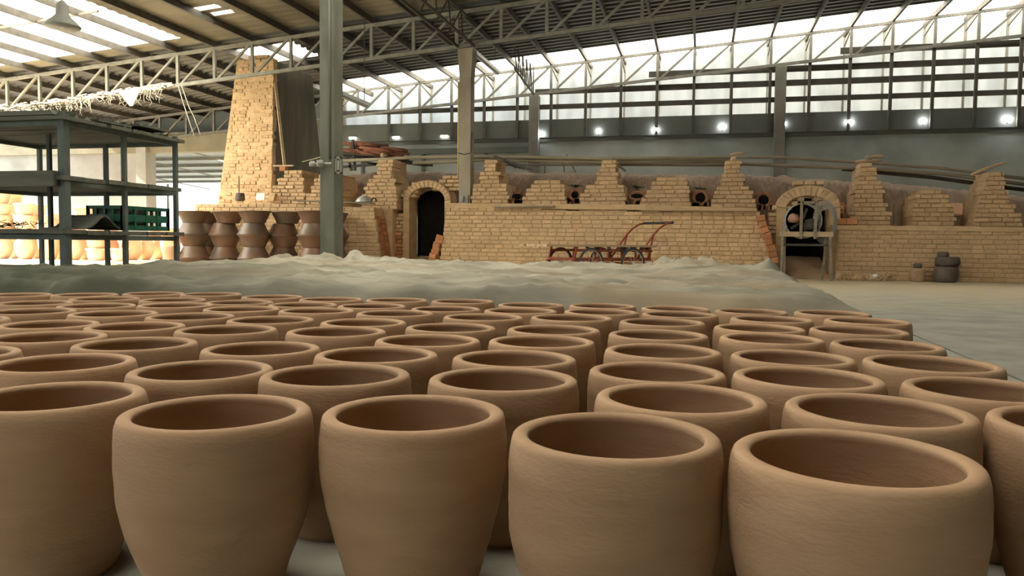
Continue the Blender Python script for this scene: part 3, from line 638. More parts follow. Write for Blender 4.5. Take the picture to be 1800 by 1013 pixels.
# ------------------------------------------------------------------ plastic sheet over the pots behind
def lerp(a, b, t): return a+(b-a)*t
vs = []; fs = []; NU, NV = 260, 190
bumps = [(487, 11.1, .15, .30), (560, 11.2, .13, .22), (625, 11.1, .10, .35), (690, 11.0, .05, .5), (1185, 10.9, .13, .40), (1255, 11.0, .09, .35), (1348, 10.0, .13, .22), (60, 6.6, .06, .35), (1040, 11.1, .05, .5)]
bumps = [(at_y(px, 457, Y).x, Y, h, w_) for px, Y, h, w_ in bumps]
def N3(x, y, z): return noise.noise(Vector((x, y, z)))
def sstep(a, b, t): t = max(0, min(1, (t-a)/(b-a))); return t*t*(3-2*t)
for i in range(NU+1):
    u = i/NU; X0 = lerp(-8.9, 1.22, u)
    for j in range(NV+1):
        t = j/NV; yn = 4.80+.05*N3(X0*2, 0, 9); yf = lerp(6.95, 11.35, sstep(-6.9, -6.45, X0))+.12*N3(X0*1.3, 4, 9)
        Y = lerp(yn, yf, t); x = X0+(.10*N3(Y*1.1, 3, 0)+.04*N3(Y*4, 6, 0))*u**6
        wx, wy = x+.25*N3(x*.9, Y*.9, 31), Y+.25*N3(x*.9, Y*.9, 41)
        z = .398+.035*N3(wx*.55, wy*1.5, 0)+.02*N3(wx*1.4, wy*2.8, 3)+.008*N3(wx*5, wy*7, 5)
        for fx_, fy_, sd, am in ((.35, 1.9, 11, .05), (.7, 2.8, 13, .032), (2.1, 1.6, 17, .02), (3.2, 4.1, 23, .014)):
            r_ = abs(N3(wx*fx_+sd, wy*fy_, sd)); z += am*max(0, .22-r_)/.22
        far = sstep(9.2, 10.9, Y)
        z += far*(.03*abs(N3(wx*2.7, wy*2.4, 21))+.03*max(0, .2-abs(N3(wx*2.2, wy*2.0, 29)))/.2)
        for bx, bd, bh, bw in bumps:
            q = ((x-bx)/bw)**2+((Y-bd)/(bw*.8))**2
            if q < 6: z += .95*bh*math.exp(-q)*(1.1+1.2*N3(x*4, Y*4, 4)-1.3*abs(N3(x*6, Y*6, 14)))
        e = min((1-u)*10.1, u*10.1)+.12*N3(Y*2.3, x*.5, 51)
        if e < .40: z *= (max(0, e)/.40)**.5
        e = yf-Y
        if e < .25: z *= (max(0, e)/.25)**.45
        e = Y-yn
        if e < .16: z *= (max(0, e)/.16)**.5
        vs.append((x, Y, max(z, .004+.012*random.random())))
for i in range(NU):
    for j in range(NV): a = i*(NV+1)+j; fs.append((a, a+NV+1, a+NV+2, a+1))
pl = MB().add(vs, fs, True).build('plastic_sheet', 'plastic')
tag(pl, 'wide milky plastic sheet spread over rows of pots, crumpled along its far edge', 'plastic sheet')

# ------------------------------------------------------------------ stacks of dark flared bowls before the kiln
def bowl_mesh():
    R, r, h = .425, .275, .30
    prof = [(.001, 0), (r-.01, 0), (r, .012), (r+.012, .05), (R-.035, h-.04), (R-.005, h-.022), (R, h-.012), (R-.004, h-.001), (R-.03, h-.002), (R-.045, h-.02), (r-.02, .05), (r-.05, .03), (.001, .03)]
    me = MB().lathe(prof, 40).mesh('flared_bowl'); me.materials.append(M['bowl']); return me
BM = bowl_mesh(); h = .30
stacks = [('leftmost front stack', 341, 17.6, 1.0), ('leftmost rear stack', 364, 18.62, .88), ('second stack', 396, 17.92, .99), ('third stack', 447, 17.5, .98), ('fourth stack', 499, 18.02, .98), ('fifth stack', 552, 17.5, .98), ('stack behind the column', 587, 18.6, .92)]
for nm, px, Y, s in stacks:
    cx = at_y(px, 440, Y).x
    for k in range(5):
        up = k % 2 == 0
        o = link('flared_bowl', BM, None, (cx+random.uniform(-.015, .015)+(.1 if (nm == 'second stack' and k == 4) or (nm == 'fourth stack' and k == 4) else 0), Y, k*h*1.0+(0 if up else h)), random.uniform(0, 6))
        if not up: o.rotation_euler[0] = math.pi
        o.scale = (s, s, 1)
        tag(o, f'dark flared clay bowl{"" if up else " upside down"}, {["lowest", "second from bottom", "middle", "second from top", "topmost"][k]} in the {nm}', 'clay bowl', 'dark bowls stacked rim to rim')

# terracotta pots in the yard on the left
def tpot(kind):
    if kind == 0: p = [(.001, 0), (.2, 0), (.27, .2), (.33, .45), (.36, .68), (.36, .74), (.33, .74), (.31, .5), (.2, .06), (.001, .06)]
    elif kind == 1: p = [(.001, 0), (.18, 0), (.3, .2), (.36, .42), (.34, .6), (.26, .76), (.29, .84), (.26, .84), (.23, .76), (.3, .5), (.15, .06), (.001, .06)]
    else: p = [(.001, 0), (.22, 0), (.3, .12), (.32, .34), (.36, .36), (.36, .42), (.3, .42), (.26, .2), (.18, .05), (.001, .05)]
    me = MB().lathe(smooth_profile(p, 2), 26).mesh('terracotta_pot'); me.materials.append(M['terracotta']); return me
TM = [tpot(k) for k in range(3)]; TH = [.74, .84, .42]
cnt = 0
for px, Y, lv in [(4, 23.3, [1, 0, 2, 0]), (24, 24.3, [0, 1, 2, 2]), (45, 23.3, [1, 0, 2]), (65, 24.3, [1, 0, 2]), (86, 23.3, [0, 1]), (107, 24.3, [1, 1]), (128, 23.3, [1, 2]), (149, 24.3, [0, 0, 2]), (170, 23.3, [2, 2, 2]), (191, 24.3, [1, 2]), (212, 23.3, [2]), (232, 24.6, [1]), (254, 25.3, [1]), (276, 26.2, [1, 2]), (300, 25.0, [0, 2])]:
    cx = at_y(px, 440, Y).x; z = 0
    for k, ty in enumerate(lv):
        o = link('terracotta_pot', TM[ty], None, (cx, Y, z), random.uniform(0, 6)); z += TH[ty]
        tag(o, f'{["tall tapered", "round-bellied", "low rimmed"][ty]} terracotta pot, {["ground", "second", "third", "fourth"][k]} layer of the {ORD[cnt+1]} yard column from left', 'terracotta pot', 'terracotta pots stacked in the yard')
    cnt += 1
o = link('terracotta_pot', TM[0], None, (at_y(301, 455, 17.3).x, 17.3, 0)); o.scale = (.62, .62, .8)
tag(o, 'single buff clay pot on the floor beside the rack corner post', 'terracotta pot')

# ------------------------------------------------------------------ storage rack on the left
rx = -6.9; ryn, rym, ryf = 7.28, 8.21, 9.17
rack = empty('storage_rack', (rx-1.1, (ryn+ryf)/2, 0), label='dark steel and plank storage rack with three levels on the left', cat='storage rack')
ro = Vector((rx-1.1, (ryn+ryf)/2, 0))
for x in (rx, rx-1.1, rx-2.2):
    for y, wd in ((ryn, .085), (rym, .05), (ryf, .05)):
        if x != rx and y == rym: wd = .045
        MB().box(x-wd/2-ro.x, x+wd/2-ro.x, y-wd/2-ro.y, y+wd/2-ro.y, 0, 2.14).build('post', 'rack', rack)
for z, th in ((.80, .06), (1.40, .05), (2.06, .05)):
    for x in (rx, rx-2.2): MB().box(x-.02-ro.x, x+.02-ro.x, ryn-ro.y, ryf-ro.y, z-th, z).build('side_rail', 'rack', rack)
    for y in (ryn, ryf): MB().box(rx-2.2-ro.x, rx-ro.x, y-.02-ro.y, y+.02-ro.y, z-th, z).build('cross_rail', 'rack', rack)
    nb = 6
    for k in range(nb):
        ya, yb = ryn-.1+(ryf-ryn+.2)*k/nb, ryn-.1+(ryf-ryn+.2)*(k+1)/nb-.012
        dz = random.uniform(0, .03); e = random.uniform(-.02, .05 if z < 2 else .16)
        t_ = .05 if z < 2 else .04
        MB().box(rx-2.3-ro.x, rx+.03+e-ro.x, ya-ro.y, yb-ro.y, z+dz*.3, z+dz*.3+t_).build('plank', 'rackwood', rack)
for k in range(3):
    MB().box(rx-2.3-ro.x, rx-.1+k*.08-ro.x, ryn-.05+k*.6-ro.y, ryn+.5+k*.6-ro.y, 2.11+.03*k, 2.14+.03*k).build('roof_board', 'rackwood', rack)
MB().box(rx-2.4-ro.x, rx-.02-ro.x, ryn-.14-ro.y, ryn-.06-ro.y, 1.33, 1.5).build('plank', 'rackwood', rack)
# dry straw heaped on the rack and on the middle board
def straw(name, x0, x1, y0, y1, z, n, L, label, m='rackwood'):
    b = MB()
    for _ in range(n):
        x, y = random.uniform(x0, x1), random.uniform(y0, y1); a = random.uniform(0, 6.28); l = random.uniform(.4, 1)*L; zz = z+random.random()*.06
        b.bar((x, y, zz), (x+math.cos(a)*l, y+math.sin(a)*l, zz+random.uniform(-.03, .06)), .008, .006)
    o = b.build(name, m); return tag(o, label, 'straw', kind='stuff')
straw('dry_straw', rx-2.1, rx-.2, ryn+.1, ryf-.2, 2.21, 260, .25, 'dry straw heaped on top of the storage rack', 'oldwood')
straw('dry_twigs', rx-2.1, rx-.7, ryn-.05, ryn+.5, .87, 120, .22, 'dry twigs lying on the lowest level of the rack')
b = MB()
for k in range(14):
    x0_ = rx-2.35+random.uniform(-.05, .1); ya_ = ryn-.08+k*.145; b.hexa([(x0_, ya_, 2.12), (rx-.05-k*.01, ya_, 2.12), (rx-.05-k*.01, ya_+.13, 2.12), (x0_, ya_+.13, 2.12), (x0_, ya_+.03, 2.2), (rx-.15+random.uniform(-.1, .12), ya_+.02, 2.16+random.uniform(0, .05)), (rx-.12, ya_+.11, 2.17), (x0_, ya_+.1, 2.21)])
tag(b.build('straw_bundles', 'rackwood'), 'flattened dark straw bundles covering the top of the rack', 'straw', kind='stuff')
# green crate
cp = at_x(255, 383, rx-.35); 
cr = empty('plastic_crate', (rx-.28, 8.62, .87), label='dark green plastic crate with cut-out sides on the rack', cat='crate')
def crate_wall(a, b, hgt):
    a = Vector(a); b = Vector(b); m_ = MB(); L = (b-a).length; n = 4
    m_.bar(a+Vector((0, 0, .03)), b+Vector((0, 0, .03)), .02, .06); m_.bar(a+Vector((0, 0, hgt-.02)), b+Vector((0, 0, hgt-.02)), .025, .04); m_.bar(a+Vector((0, 0, hgt*.5)), b+Vector((0, 0, hgt*.5)), .018, .09)
    for k in range(n+1): p = a.lerp(b, k/n); m_.bar(p, p+Vector((0, 0, hgt)), .03, .03)
    return m_
for a, b in (((-.25, -.42, 0), (.25, -.42, 0)), ((.25, -.42, 0), (.25, .42, 0)), ((.25, .42, 0), (-.25, .42, 0)), ((-.25, .42, 0), (-.25, -.42, 0))): crate_wall(a, b, .3).build('side', 'crate', cr)
MB().box(-.25, .25, -.42, .42, 0, .02).build('bottom', 'crate', cr)
MB().box(-.22, .2, -.38, .1, .02, .27).build('packed_sacking', 'rackwood', cr)
bk = MB(); n = 10
vs = [(x, y, z) for x in (0, .5) for y, z in [(-.45+.9*i/n, .02+.16*math.exp(-((i-6.)/2.2)**2)) for i in range(n+1)]]
bk.add(vs, [(i, i+1, n+2+i, n+1+i) for i in range(n)]); bo = bk.build('folded_board', 'rackwood', None, (rx-.55, 7.86, .862)); sm = bo.modifiers.new('s', 'SOLIDIFY'); sm.thickness = .02; sm.offset = 1
bo.scale = (1, .8, 1); tag(bo, 'humped piece of old board lying on the rack beside the green crate', 'board')

# pendant lamp under the skylights
lp = at_y(110, 48, 9.2)
pe = empty('pendant_lamp', lp, label='grey conical pendant lamp hanging before the bright skylights', cat='pendant lamp')
MB().lathe([(.23, 0), (.235, .02), (.12, .13), (.085, .17), (.08, .3), (.03, .36), (.02, .36), (.06, .28), (.07, .17), (.11, .11), (.22, .005)], 32).build('shade', 'grey', pe)
MB().tube([(0, 0, .35), (0, 0, zr(lp.x)-.05-lp.z)], .012).build('cord', 'grey', pe)
MB().lathe([(.001, -.01), (.05, .01), (.06, .08), (.001, .12)], 16).build('bulb', 'white', pe)

# unlit tube fittings slung below the roof
for px0, py0, px1, py1, ya, yb, lab in [(596, 150, 632, 190, 17.4, 19.6, 'grey tube light fitting beside the near column'), (834, 95, 866, 117, 21.0, 24.2, 'grey tube light fitting beside the tan column head')]:
    a = at_y(px0, py0, ya); b = at_y(px1, py1, yb); b.x = a.x = (a.x+b.x)/2; zz = (a.z+b.z)/2; a.z = b.z = zz
    o = empty('tube_light', a, label=lab, cat='tube light'); d = b-a
    MB().bar((0, 0, 0), d, .14, .1).build('housing', 'enamel', o); MB().tube([Vector((0, 0, -.08)), d+Vector((0, 0, -.08))], .02).build('tube', 'white', o)
    for t in (.1, .9): p = d*t; MB().bar(p, p+Vector((0, 0, zt(a.x)-a.z)), .015, .015).build('hanger', 'darksteel', o)

# torn white plastic hanging from the truss above the rack
b = MB()
for _ in range(240):
    x = random.uniform(-21.5, -15.4); z0 = zt(x)-.93+random.uniform(-.06, .05); l = random.choice([.08, .12, .2, .3, .45])*random.uniform(.6, 1.2); y = YN-.06+random.uniform(-.04, .04)
    p = [(x+random.uniform(-.03, .03)*k, y+random.uniform(-.02, .02), z0-l*k/4) for k in range(5)]; b.tube(p, [.018, .014, .012, .01, .006], 4)
for _ in range(150):
    x = random.uniform(-21.8, -15.2); z0 = zt(x)-.93+random.uniform(-.02, .08); b.bar((x, YN-.07, z0), (x+random.uniform(.1, .35), YN-.07+random.uniform(-.03, .03), z0+random.uniform(-.06, .06)), .05, .035)
b.hexa([(-16.9, YN-.1, zt(-16.7)-.9), (-16.1, YN-.1, zt(-16.1)-.9), (-16.1, YN-.06, zt(-16.1)-.9), (-16.9, YN-.06, zt(-16.7)-.9), (-16.5, YN-.1, zt(-16.7)-1.35), (-16.4, YN-.1, zt(-16.7)-1.35), (-16.4, YN-.06, zt(-16.7)-1.35), (-16.5, YN-.06, zt(-16.7)-1.35)])
tag(b.build('torn_plastic_strips', 'shred'), 'torn white plastic strips hanging from the roof truss', 'plastic strips', kind='stuff')

# ------------------------------------------------------------------ red hand cart
ct = camxy((1050-900)/1365*17.2, 17.2)
ang = math.radians(33)+YAW
cart = empty('hand_cart', (ct[0], ct[1], 0), ang, label='red iron hand cart with plank deck and spoked wheels before the kiln wall', cat='hand cart')
L2, W2_ = 1.25, .45
for y in (-W2_, W2_):
    f_ = MB(); f_.bar((-1.0, y, .42), (1.15, y, .42), .05, .05); f_.bar((-.95, y, .62), (1.15, y, .62), .04, .05); f_.build('side_frame', 'rust', cart)
    for x in (-1.0, -.35, .3, .7, 1.12): MB().bar((x, y, .42), (x+(.06 if x < 0 else 0), y, .70), .04, .04).build('upright', 'rust', cart)
    MB().bar((-1.05, y, .42), (-1.05, y, .18), .04, .04).build('upright', 'rust', cart)
    MB().bar((-1.1, y, .18), (-.3, y, .18), .04, .04).build('lower_rail', 'rust', cart)
    MB().tube([(.72, y, .4), (1.22, y, .98), (1.42, y, 1.14), (1.62, y, 1.24), (1.8, y, 1.27)], .022).build('handle_bar', 'rust', cart)
    MB().tube([(1.05, y, .4), (1.25, y, 1.02)], .02).build('handle_strut', 'rust', cart)
for x in (-1.0, .1, 1.12): MB().bar((x, -W2_, .44), (x, W2_, .44), .05, .05).build('cross_member', 'rust', cart)
MB().tube([(1.8, -W2_-.03, 1.27), (1.8, W2_+.03, 1.27)], .03).build('grip', 'tyre', cart)
for k in range(5):
    y = -.5+k*.2; MB().box(-1.70+random.uniform(-.12, .06), 1.3-random.uniform(0, .15), y+.005, y+.19, .70, .745).build('deck_plank', 'wood', cart)
b = MB()
for _ in range(26): x = random.uniform(-.7, 1.2); y = random.uniform(-.5, -.3); b.bar((x, y, .69), (x+random.uniform(-.1, .1), y-.02, .69-random.uniform(.03, .12)), .05, .03)
b.build('ragged_trim', 'tyre', cart)
def wheel(x, y):
    wl = MB(); wl.tube([(.32*math.cos(t), 0, .32*math.sin(t)) for t in [2*math.pi*i/36 for i in range(36)]], .022, 8, closed=True)
    o = wl.build('wheel', 'tyre', cart, (x, y, .343))
    MB().tube([(.288*math.cos(t), 0, .288*math.sin(t)) for t in [2*math.pi*i/36 for i in range(36)]], .012, 6, closed=True).build('rim', 'rim', o)
    sp = MB()
    for i in range(14): t = 2*math.pi*i/14; sp.tube([(.02*math.cos(t+.5), .02*(-1)**i, .02*math.sin(t+.5)), (.285*math.cos(t), 0, .285*math.sin(t))], .004, 4)
    sp.tube([(0, -.05, 0), (0, .05, 0)], .025, 10); sp.build('spokes', 'rim', o)
for x in (-.62, .55):
    for y in (-.54, .54): wheel(x, y)
    MB().tube([(x, -.54, .343), (x, .54, .343)], .015).build('axle', 'rust', cart)

# ------------------------------------------------------------------ blower stand at the right archway
YS = 18.55
sp0 = at_y(1370, 412, YS); sp1 = at_y(1464, 412, YS); sw = sp1.x-sp0.x; sx = (sp0.x+sp1.x)/2; bz = sp0.z
st = empty('blower_stand', (sx, YS, 0), label='timber trestle carrying a wire fan cage before the right archway', cat='trestle')
for s in (-1, 1):
    MB().bar((s*sw*.44, -.02, bz), (s*sw*.47, -.25, 0), .05, .05).build('leg', 'oldwood', st); MB().bar((s*sw*.40, .0, bz), (s*sw*.36, .28, 0), .05, .05).build('leg', 'oldwood', st)
MB().box(-sw/2, sw/2, -.06, .06, bz-.05, bz+.06).build('beam', 'wood', st)
MB().box(-sw*.44, sw*.44, -.03, .03, bz-.26, bz-.21).build('cross_bar', 'darksteel', st)
u0 = at_y(1408, 380, YS).x-sx; u1 = at_y(1433, 380, YS).x-sx; uz = at_y(1420, 348, YS).z
for x in (u0, u1): MB().box(x-.03, x+.03, -.1, -.05, bz-.1, uz).build('upright', 'oldwood', st)
MB().box(u0, u1, -.1, -.06, uz-.14, uz-.08).build('top_bar', 'oldwood', st)
rr = .39; czz = at_y(1412, 388, YS).z
cg = MB()
for y in (-.02, .16, .34): cg.tube([(rr*math.cos(t)-.06, y, czz+rr*math.sin(t)) for t in [2*math.pi*i/30 for i in range(30)]], .013, 6, closed=True)
for i in range(12): t = 2*math.pi*i/12; cg.tube([(rr*math.cos(t)-.06, -.02, czz+rr*math.sin(t)), (rr*math.cos(t)-.06, .34, czz+rr*math.sin(t))], .008, 5)
cg.build('cage', 'grey', st)
cg = MB()
for k in range(9):
    a0_ = .26+.02*k; cg.tube([(a0_*.62*math.cos(t)+.42, .05+.02*k, czz-.03+a0_*1.15*math.sin(t)) for t in [2*math.pi*i/24 for i in range(24)]], .008, 5, closed=True)
cg.build('wire_coil', 'grey', st)
MB().lathe([(.001, 0), (.13, 0), (.15, .05), (.12, .22), (.05, .25), (.001, .25)], 18).build('motor', 'darksteel', st, (.12, .1, czz-.2))
MB().lathe([(.001, 0), (.10, .02), (.13, .09), (.09, .19), (.001, .21)], 14).build('clay_lump', mat('pink_clay', (.40, .22, .17), (.46, .27, .2)), st, (-.26, .1, czz-.05))
for k in range(5):
    t = 2*math.pi*k/5; MB().bar((-.06+.05*math.cos(t), .2, czz+.05*math.sin(t)), (-.06+.3*math.cos(t), .22, czz+.3*math.sin(t)), .06, .01, (0, 1, 0)).build('fan_blade', 'darksteel', st)
MB().bar((-sw*.46, -.05, bz), (-.42, -.04, bz+.2), .03, .03).build('brace', 'grey', st)
MB().bar((-sw*.30, .02, bz), (-sw*.46, .02, bz+.22), .03, .03).build('brace', 'grey', st)

# leaning columns of orange bricks beside the archways (loose, each its own piece)
for i in range(8):
    t = i/7; p = at_y(lerp(1362, 1337, t), lerp(458, 384, t), YK-.12); s_ = .19 if i % 3 else .15
    o = link('fired_brick', random.choice(BR['redbrick'])[0], None, (p.x, YK-.14, p.z)); o.scale = (s_, .16, .15); o.rotation_euler = (0, -.25+random.uniform(-.1, .1), random.uniform(-.15, .15))
    tag(o, f'orange fired brick, {ORD[i+1]} from bottom of the leaning pile left of the trestle', 'brick', 'orange bricks piled against the wall end')
for i in range(7):
    t = i/6; p = at_y(lerp(762, 775, t), lerp(456, 418, t), YK+.1); o = link('fired_brick', random.choice(BR['redbrick'])[0], None, (p.x, YK+.06, max(p.z, .06))); o.scale = (.2, .2, .12); o.rotation_euler = (0, .2+random.uniform(-.1, .1), random.uniform(-.3, .3))
    tag(o, f'orange fired brick, {ORD[i+1]} from bottom of the pile in the left archway', 'brick', 'orange bricks piled at the left archway')
for i, (px, py) in enumerate([(1478, 390), (1497, 390)]):
    p = at_y(px, py, YK+.12); o = link('fired_brick', BR['redbrick'][i][0], None, (p.x, YK+.16, p.z)); o.scale = (.24, .22, .16)
    tag(o, 'orange brick on the ledge ' + ['next to the archway', 'second from the archway'][i], 'brick', 'orange bricks on the right ledge')

# dark jars and rubble by the right wall
def jar(px, py, Y, prof, lab, m='darkpot', z=0, s=1., cat='jar'):
    p = at_y(px, py, Y); o = MB().lathe(smooth_profile(prof, 3), 28).build('dark_jar', m, None, (p.x, Y, z)); o.scale = (s, s, s); return tag(o, lab, cat)
YJ = 18.75
jar(1663, 490, YJ, [(.001, 0), (.18, 0), (.235, .1), (.24, .25), (.2, .355), (.001, .36)], 'round dark jar on the floor against the right wall')
jar(1664, 490, YJ, [(.001, 0), (.2, 0), (.245, .06), (.24, .17), (.22, .2), (.18, .2), (.001, .19)], 'squat dark jar set on top of the round jar', z=.36)
jar(1656, 490, YJ, [(.001, 0), (.1, 0), (.1, .1), (.07, .11), (.001, .11)], 'small dark shard lying on the stacked jars', z=.56, cat='shard')
jar(1614, 490, YJ+.1, [(.001, 0), (.12, 0), (.14, .15), (.13, .28), (.09, .3), (.001, .3)], 'small dusty clay stump beside the stacked jars', 'dirt')
jar(1612, 490, YJ+.1, [(.001, 0), (.08, 0), (.08, .1), (.001, .11)], 'dark lump resting on the small clay stump', z=.3, cat='lump')
rub = MB()
for _ in range(90):
    px = random.uniform(1468, 1560); p = at_y(px, 488, YJ+.12); s = random.uniform(.03, .1); a = random.uniform(0, 3)
    rub.bar((p.x, YJ+random.uniform(-.05, .28), s*.4), (p.x+math.cos(a)*s*1.6, YJ+random.uniform(0, .3), s*.4+random.uniform(0, .12)), s, s*.7)
tag(rub.build('brick_rubble', 'mud'), 'tan brick rubble at the foot of the right wall', 'rubble', kind='stuff')
b = MB(); p = at_y(1536, 483, YJ); 
for k in range(4): b.bar((p.x-.02+k*.04, YJ-.02+.03*(k % 2), .05+.03*(k % 3)), (p.x+.03+k*.03, YJ+.05, .15-.03*(k % 2)), .07, .012)
tag(b.build('crumpled_paper', 'white'), 'crumpled white scrap in the rubble by the right wall', 'scrap')

# ------------------------------------------------------------------ poles along the kiln top, firewood, odds and ends on the ledge
def pole(pts, r, lab, Y=YB+.35, m='pole', nm='pole', group='long poles lying along the kiln top'):
    P = [at_y(x, y, Y) for x, y in pts]; o0 = P[0].copy()
    o = MB().tube([p-o0 for p in P], r, 8).build(nm, m, None, o0); return tag(o, lab, 'pole', group)
pole([(600, 283), (730, 277), (850, 275), (1060, 279), (1283, 277)], .045, 'uppermost long pole over the middle of the kiln', YB+.85)
pole([(726, 287), (850, 281), (1060, 285), (1290, 284)], .05, 'lower long pole over the middle of the kiln', YB+.95)
pole([(880, 290), (1060, 290), (1300, 291)], .03, 'thin dark pole under the others over the kiln', YB+1.1, 'oldwood')
pole([(1290, 276), (1380, 277), (1520, 286), (1660, 296), (1830, 318)], .04, 'uppermost long pole over the right part of the kiln', YB+.85, 'oldwood')
pole([(1300, 288), (1400, 292), (1520, 296), (1660, 306), (1830, 328)], .045, 'lower long pole over the right part of the kiln', YB+.95, 'oldwood')
pole([(1480, 297), (1640, 312), (1830, 338)], .05, 'lowest dark pole sloping over the far right of the kiln', YB+1.1, 'darksteel')
# loose pieces on buttress tops
def ontop(nm, dx=0, dz=0): x, z = btop[nm]; return Vector((x+dx, YB+.2, z+dz))
for nm, dirs in {'b9': [(-.30, 0, .26, .02), (-.05, .03, .3, .06)], 'b11': [(-.5, -.10, .2, .18)], 'b8': [(-.1, 0, .2, .05)]}.items():
    for k, (a, za, b_2, zb_) in enumerate(dirs):
        p = ontop(nm, 0, .05+.06*k); o = MB().tube([(a, 0, za), ((a+b_2)/2, .02, (za+zb_)/2+.02), (b_2, 0, zb_)], [.032, .038, .028], 8).build('log', 'wood', None, p)
        tag(o, {'b9': ['pale log lying across the stepped pier right of the trestle', 'short pale stick on the pier right of the trestle'][k], 'b11': 'crooked pale branch on the rightmost stepped pier', 'b8': 'short orange log on the pier left of the trestle'}[nm], 'log')
p = ontop('b9', -.02, .14); o = MB().lathe([(.001, -.06), (.07, -.05), (.09, 0), (.07, .05), (.001, .06)], 14).build('stone_ball', 'tanconc', None, p); tag(o, 'round pale stone on the pier right of the trestle', 'stone')
b = MB()
for k in range(5): y = .05*k; b.bar((.1+.05*k, y, .1-.02*k), (1.15-.12*k, y, -.28+.02*k), .06, .05)
tag(b.build('dark_branches', 'darksteel', None, ontop('b4', -.05, .02)), 'dark charred branches sloping off the pier right of the tan column', 'branches', kind='stuff')
o = MB().tube([(.1, 0, .05), (.3, .05, -.1), (.5, .1, -.26)], .03, 7).build('stick', 'oldwood', None, ontop('b6', .05, .0)); tag(o, 'grey stick sloping off the middle pier', 'stick')
for i, (x0_, y0_, x1_, y1_) in enumerate([(958, 276, 957, 305), (990, 283, 992, 303), (996, 272, 1012, 303)]):
    a = at_y(x1_, y1_, YB+1.2); b_ = at_y(x0_, y0_, YB+1.2); o = MB().tube([a-a, b_-a], .022, 6).build('stake', 'oldwood', None, a); tag(o, f'thin upright stake on the kiln top, {ORD[i+1]} of three from the left', 'stake', 'thin stakes on the kiln top')

# firewood rack and the sticks on it
YW = 20.9
fw = empty('firewood_rack', (at_y(640, 300, YW).x, YW, 0), label='dark timber trestle carrying the firewood pile', cat='rack')
fx = fw.location.x
def FP(px, py, dy=0): p = at_y(px, py, YW+dy); return (p.x-fx, dy, p.z)
for a, b_2 in (((598, 276), (700, 296)), ((612, 278), (618, 300)), ((598, 294), (690, 287)), ((690, 284), (752, 291)), ((620, 245), (624, 300))): MB().bar(FP(*a), FP(*b_2), .06, .07).build('beam', 'darksteel', fw)
MB().bar(FP(600, 272, .5), FP(760, 290, .5), .08, .1).build('beam', 'darksteel', fw)
MB().hexa([FP(596, 270, -.1), FP(718, 280, -.1), FP(718, 280, .8), FP(596, 270, .8), FP(596, 267, -.1), FP(718, 277, -.1), FP(718, 277, .8), FP(596, 267, .8)]).build('deck', 'darksteel', fw)
n = 0
for k in range(36):
    t = random.random(); px = lerp(590, 668, t); layer = random.random()
    top = lerp(243, 262, (px-590)/110); bot = lerp(268, 277, (px-590)/110); py = lerp(bot, top, layer*.95)
    dy = random.uniform(-.15, .45); l = random.uniform(38, 62); sl = random.uniform(.06, .22)
    a = at_y(px, py, YW+dy); b_ = at_y(min(px+l, 722), py+l*sl, YW+dy+random.uniform(-.1, .1))
    o = MB().tube([a-a, (b_-a)*.5+Vector((0, 0, random.uniform(-.02, .03))), b_-a], [random.uniform(.035, .06), .05, random.uniform(.03, .05)], 6).build('firewood_stick', 'firewood', None, a)
    tag(o, 'red-brown split stick in the firewood pile between column and square pier', 'firewood', 'sticks in the firewood pile')
p = at_y(672, 273, YW-.35); o = MB().tube([(0, 0, 0), (.1, .9, .05)], .062, 14).build('log', 'wood', None, p); tag(o, 'thick log with a pale sawn end above the square pier', 'log')

# things on the left ledge
def ledge_thing(px, py, Y=YK+.3): p = at_y(px, py, Y); p.z = ktop(p.x)-.03; return p
zl = ktop(-13)-.02
p = at_y(422, 353, YK+.3); o = MB().lathe(smooth_profile([(.001, 0), (.12, 0), (.125, .15), (.11, .2), (.1, .2), (.09, .05), (.001, .04)], 3), 22).build('clay_crock', 'darkpot', None, p); tag(o, 'small dull brown crock on the ledge below the chimney', 'crock')
p0 = at_y(420, 346, YK+.6); p1 = at_y(420, 310, YK+.62); o = MB().tube([p0-p0, p1-p0], .018, 6).build('iron_rod', 'oldwood', None, p0); tag(o, 'thin dark rod leaning upright against the chimney foot', 'rod')
p = at_y(457, 352, YK+.4); o = MB().box(-.13, .13, 0, .03, 0, .2).build('paper_card', 'white', None, p); o.rotation_euler[0] = -.15; tag(o, 'blank white card propped on the ledge below the chimney', 'card')
p = at_y(476, 353, YK+.4); o = MB().hexa([(-.09, 0, 0), (.08, 0, 0), (.08, .16, 0), (-.09, .16, 0), (-.03, 0, .23), (.13, 0, .2), (.13, .16, .2), (-.03, .16, .23)]).build('loose_brick', 'brick', None, p); tag(o, 'loose tan brick standing on end beside the white card', 'brick')
p = at_y(640, 356, YK+.2); kt = MB().lathe(smooth_profile([(.001, 0), (.22, 0), (.215, .05), (.17, .12), (.1, .16), (.03, .175), (.001, .18)], 3), 26).build('metal_lid', 'enamel', None, p)
MB().tube([(.2, -.02, .03), (.27, -.02, .12), (.34, -.02, .1), (.36, -.02, .03)], .02, 7).build('handle', 'darksteel', kt); tag(kt, 'dull metal lid with a loop handle on the ledge left of the archway', 'lid')
p0 = at_y(520, 353, YK+.03); p1 = at_y(655, 358, YK+.03); o = MB().bar((0, 0, 0), p1-p0, .3, .03).build('plank', 'oldwood', None, p0); tag(o, 'thin grey plank on the ledge behind the near column', 'plank')
p0 = at_y(870, 364, YK-.05); p1 = at_y(975, 363, YK-.05); o = MB().bar((0, 0, 0), p1-p0, .2, .03).build('plank', 'oldwood', None, p0); tag(o, 'grey plank on the ledge right of the tan column', 'plank')
p0 = at_y(1125, 369, YK-.05); p1 = at_y(1330, 370, YK-.05); o = MB().bar((0, 0, 0), p1-p0, .2, .035).build('plank', 'wood', None, p0); tag(o, 'pale plank on the ledge towards the trestle', 'plank')
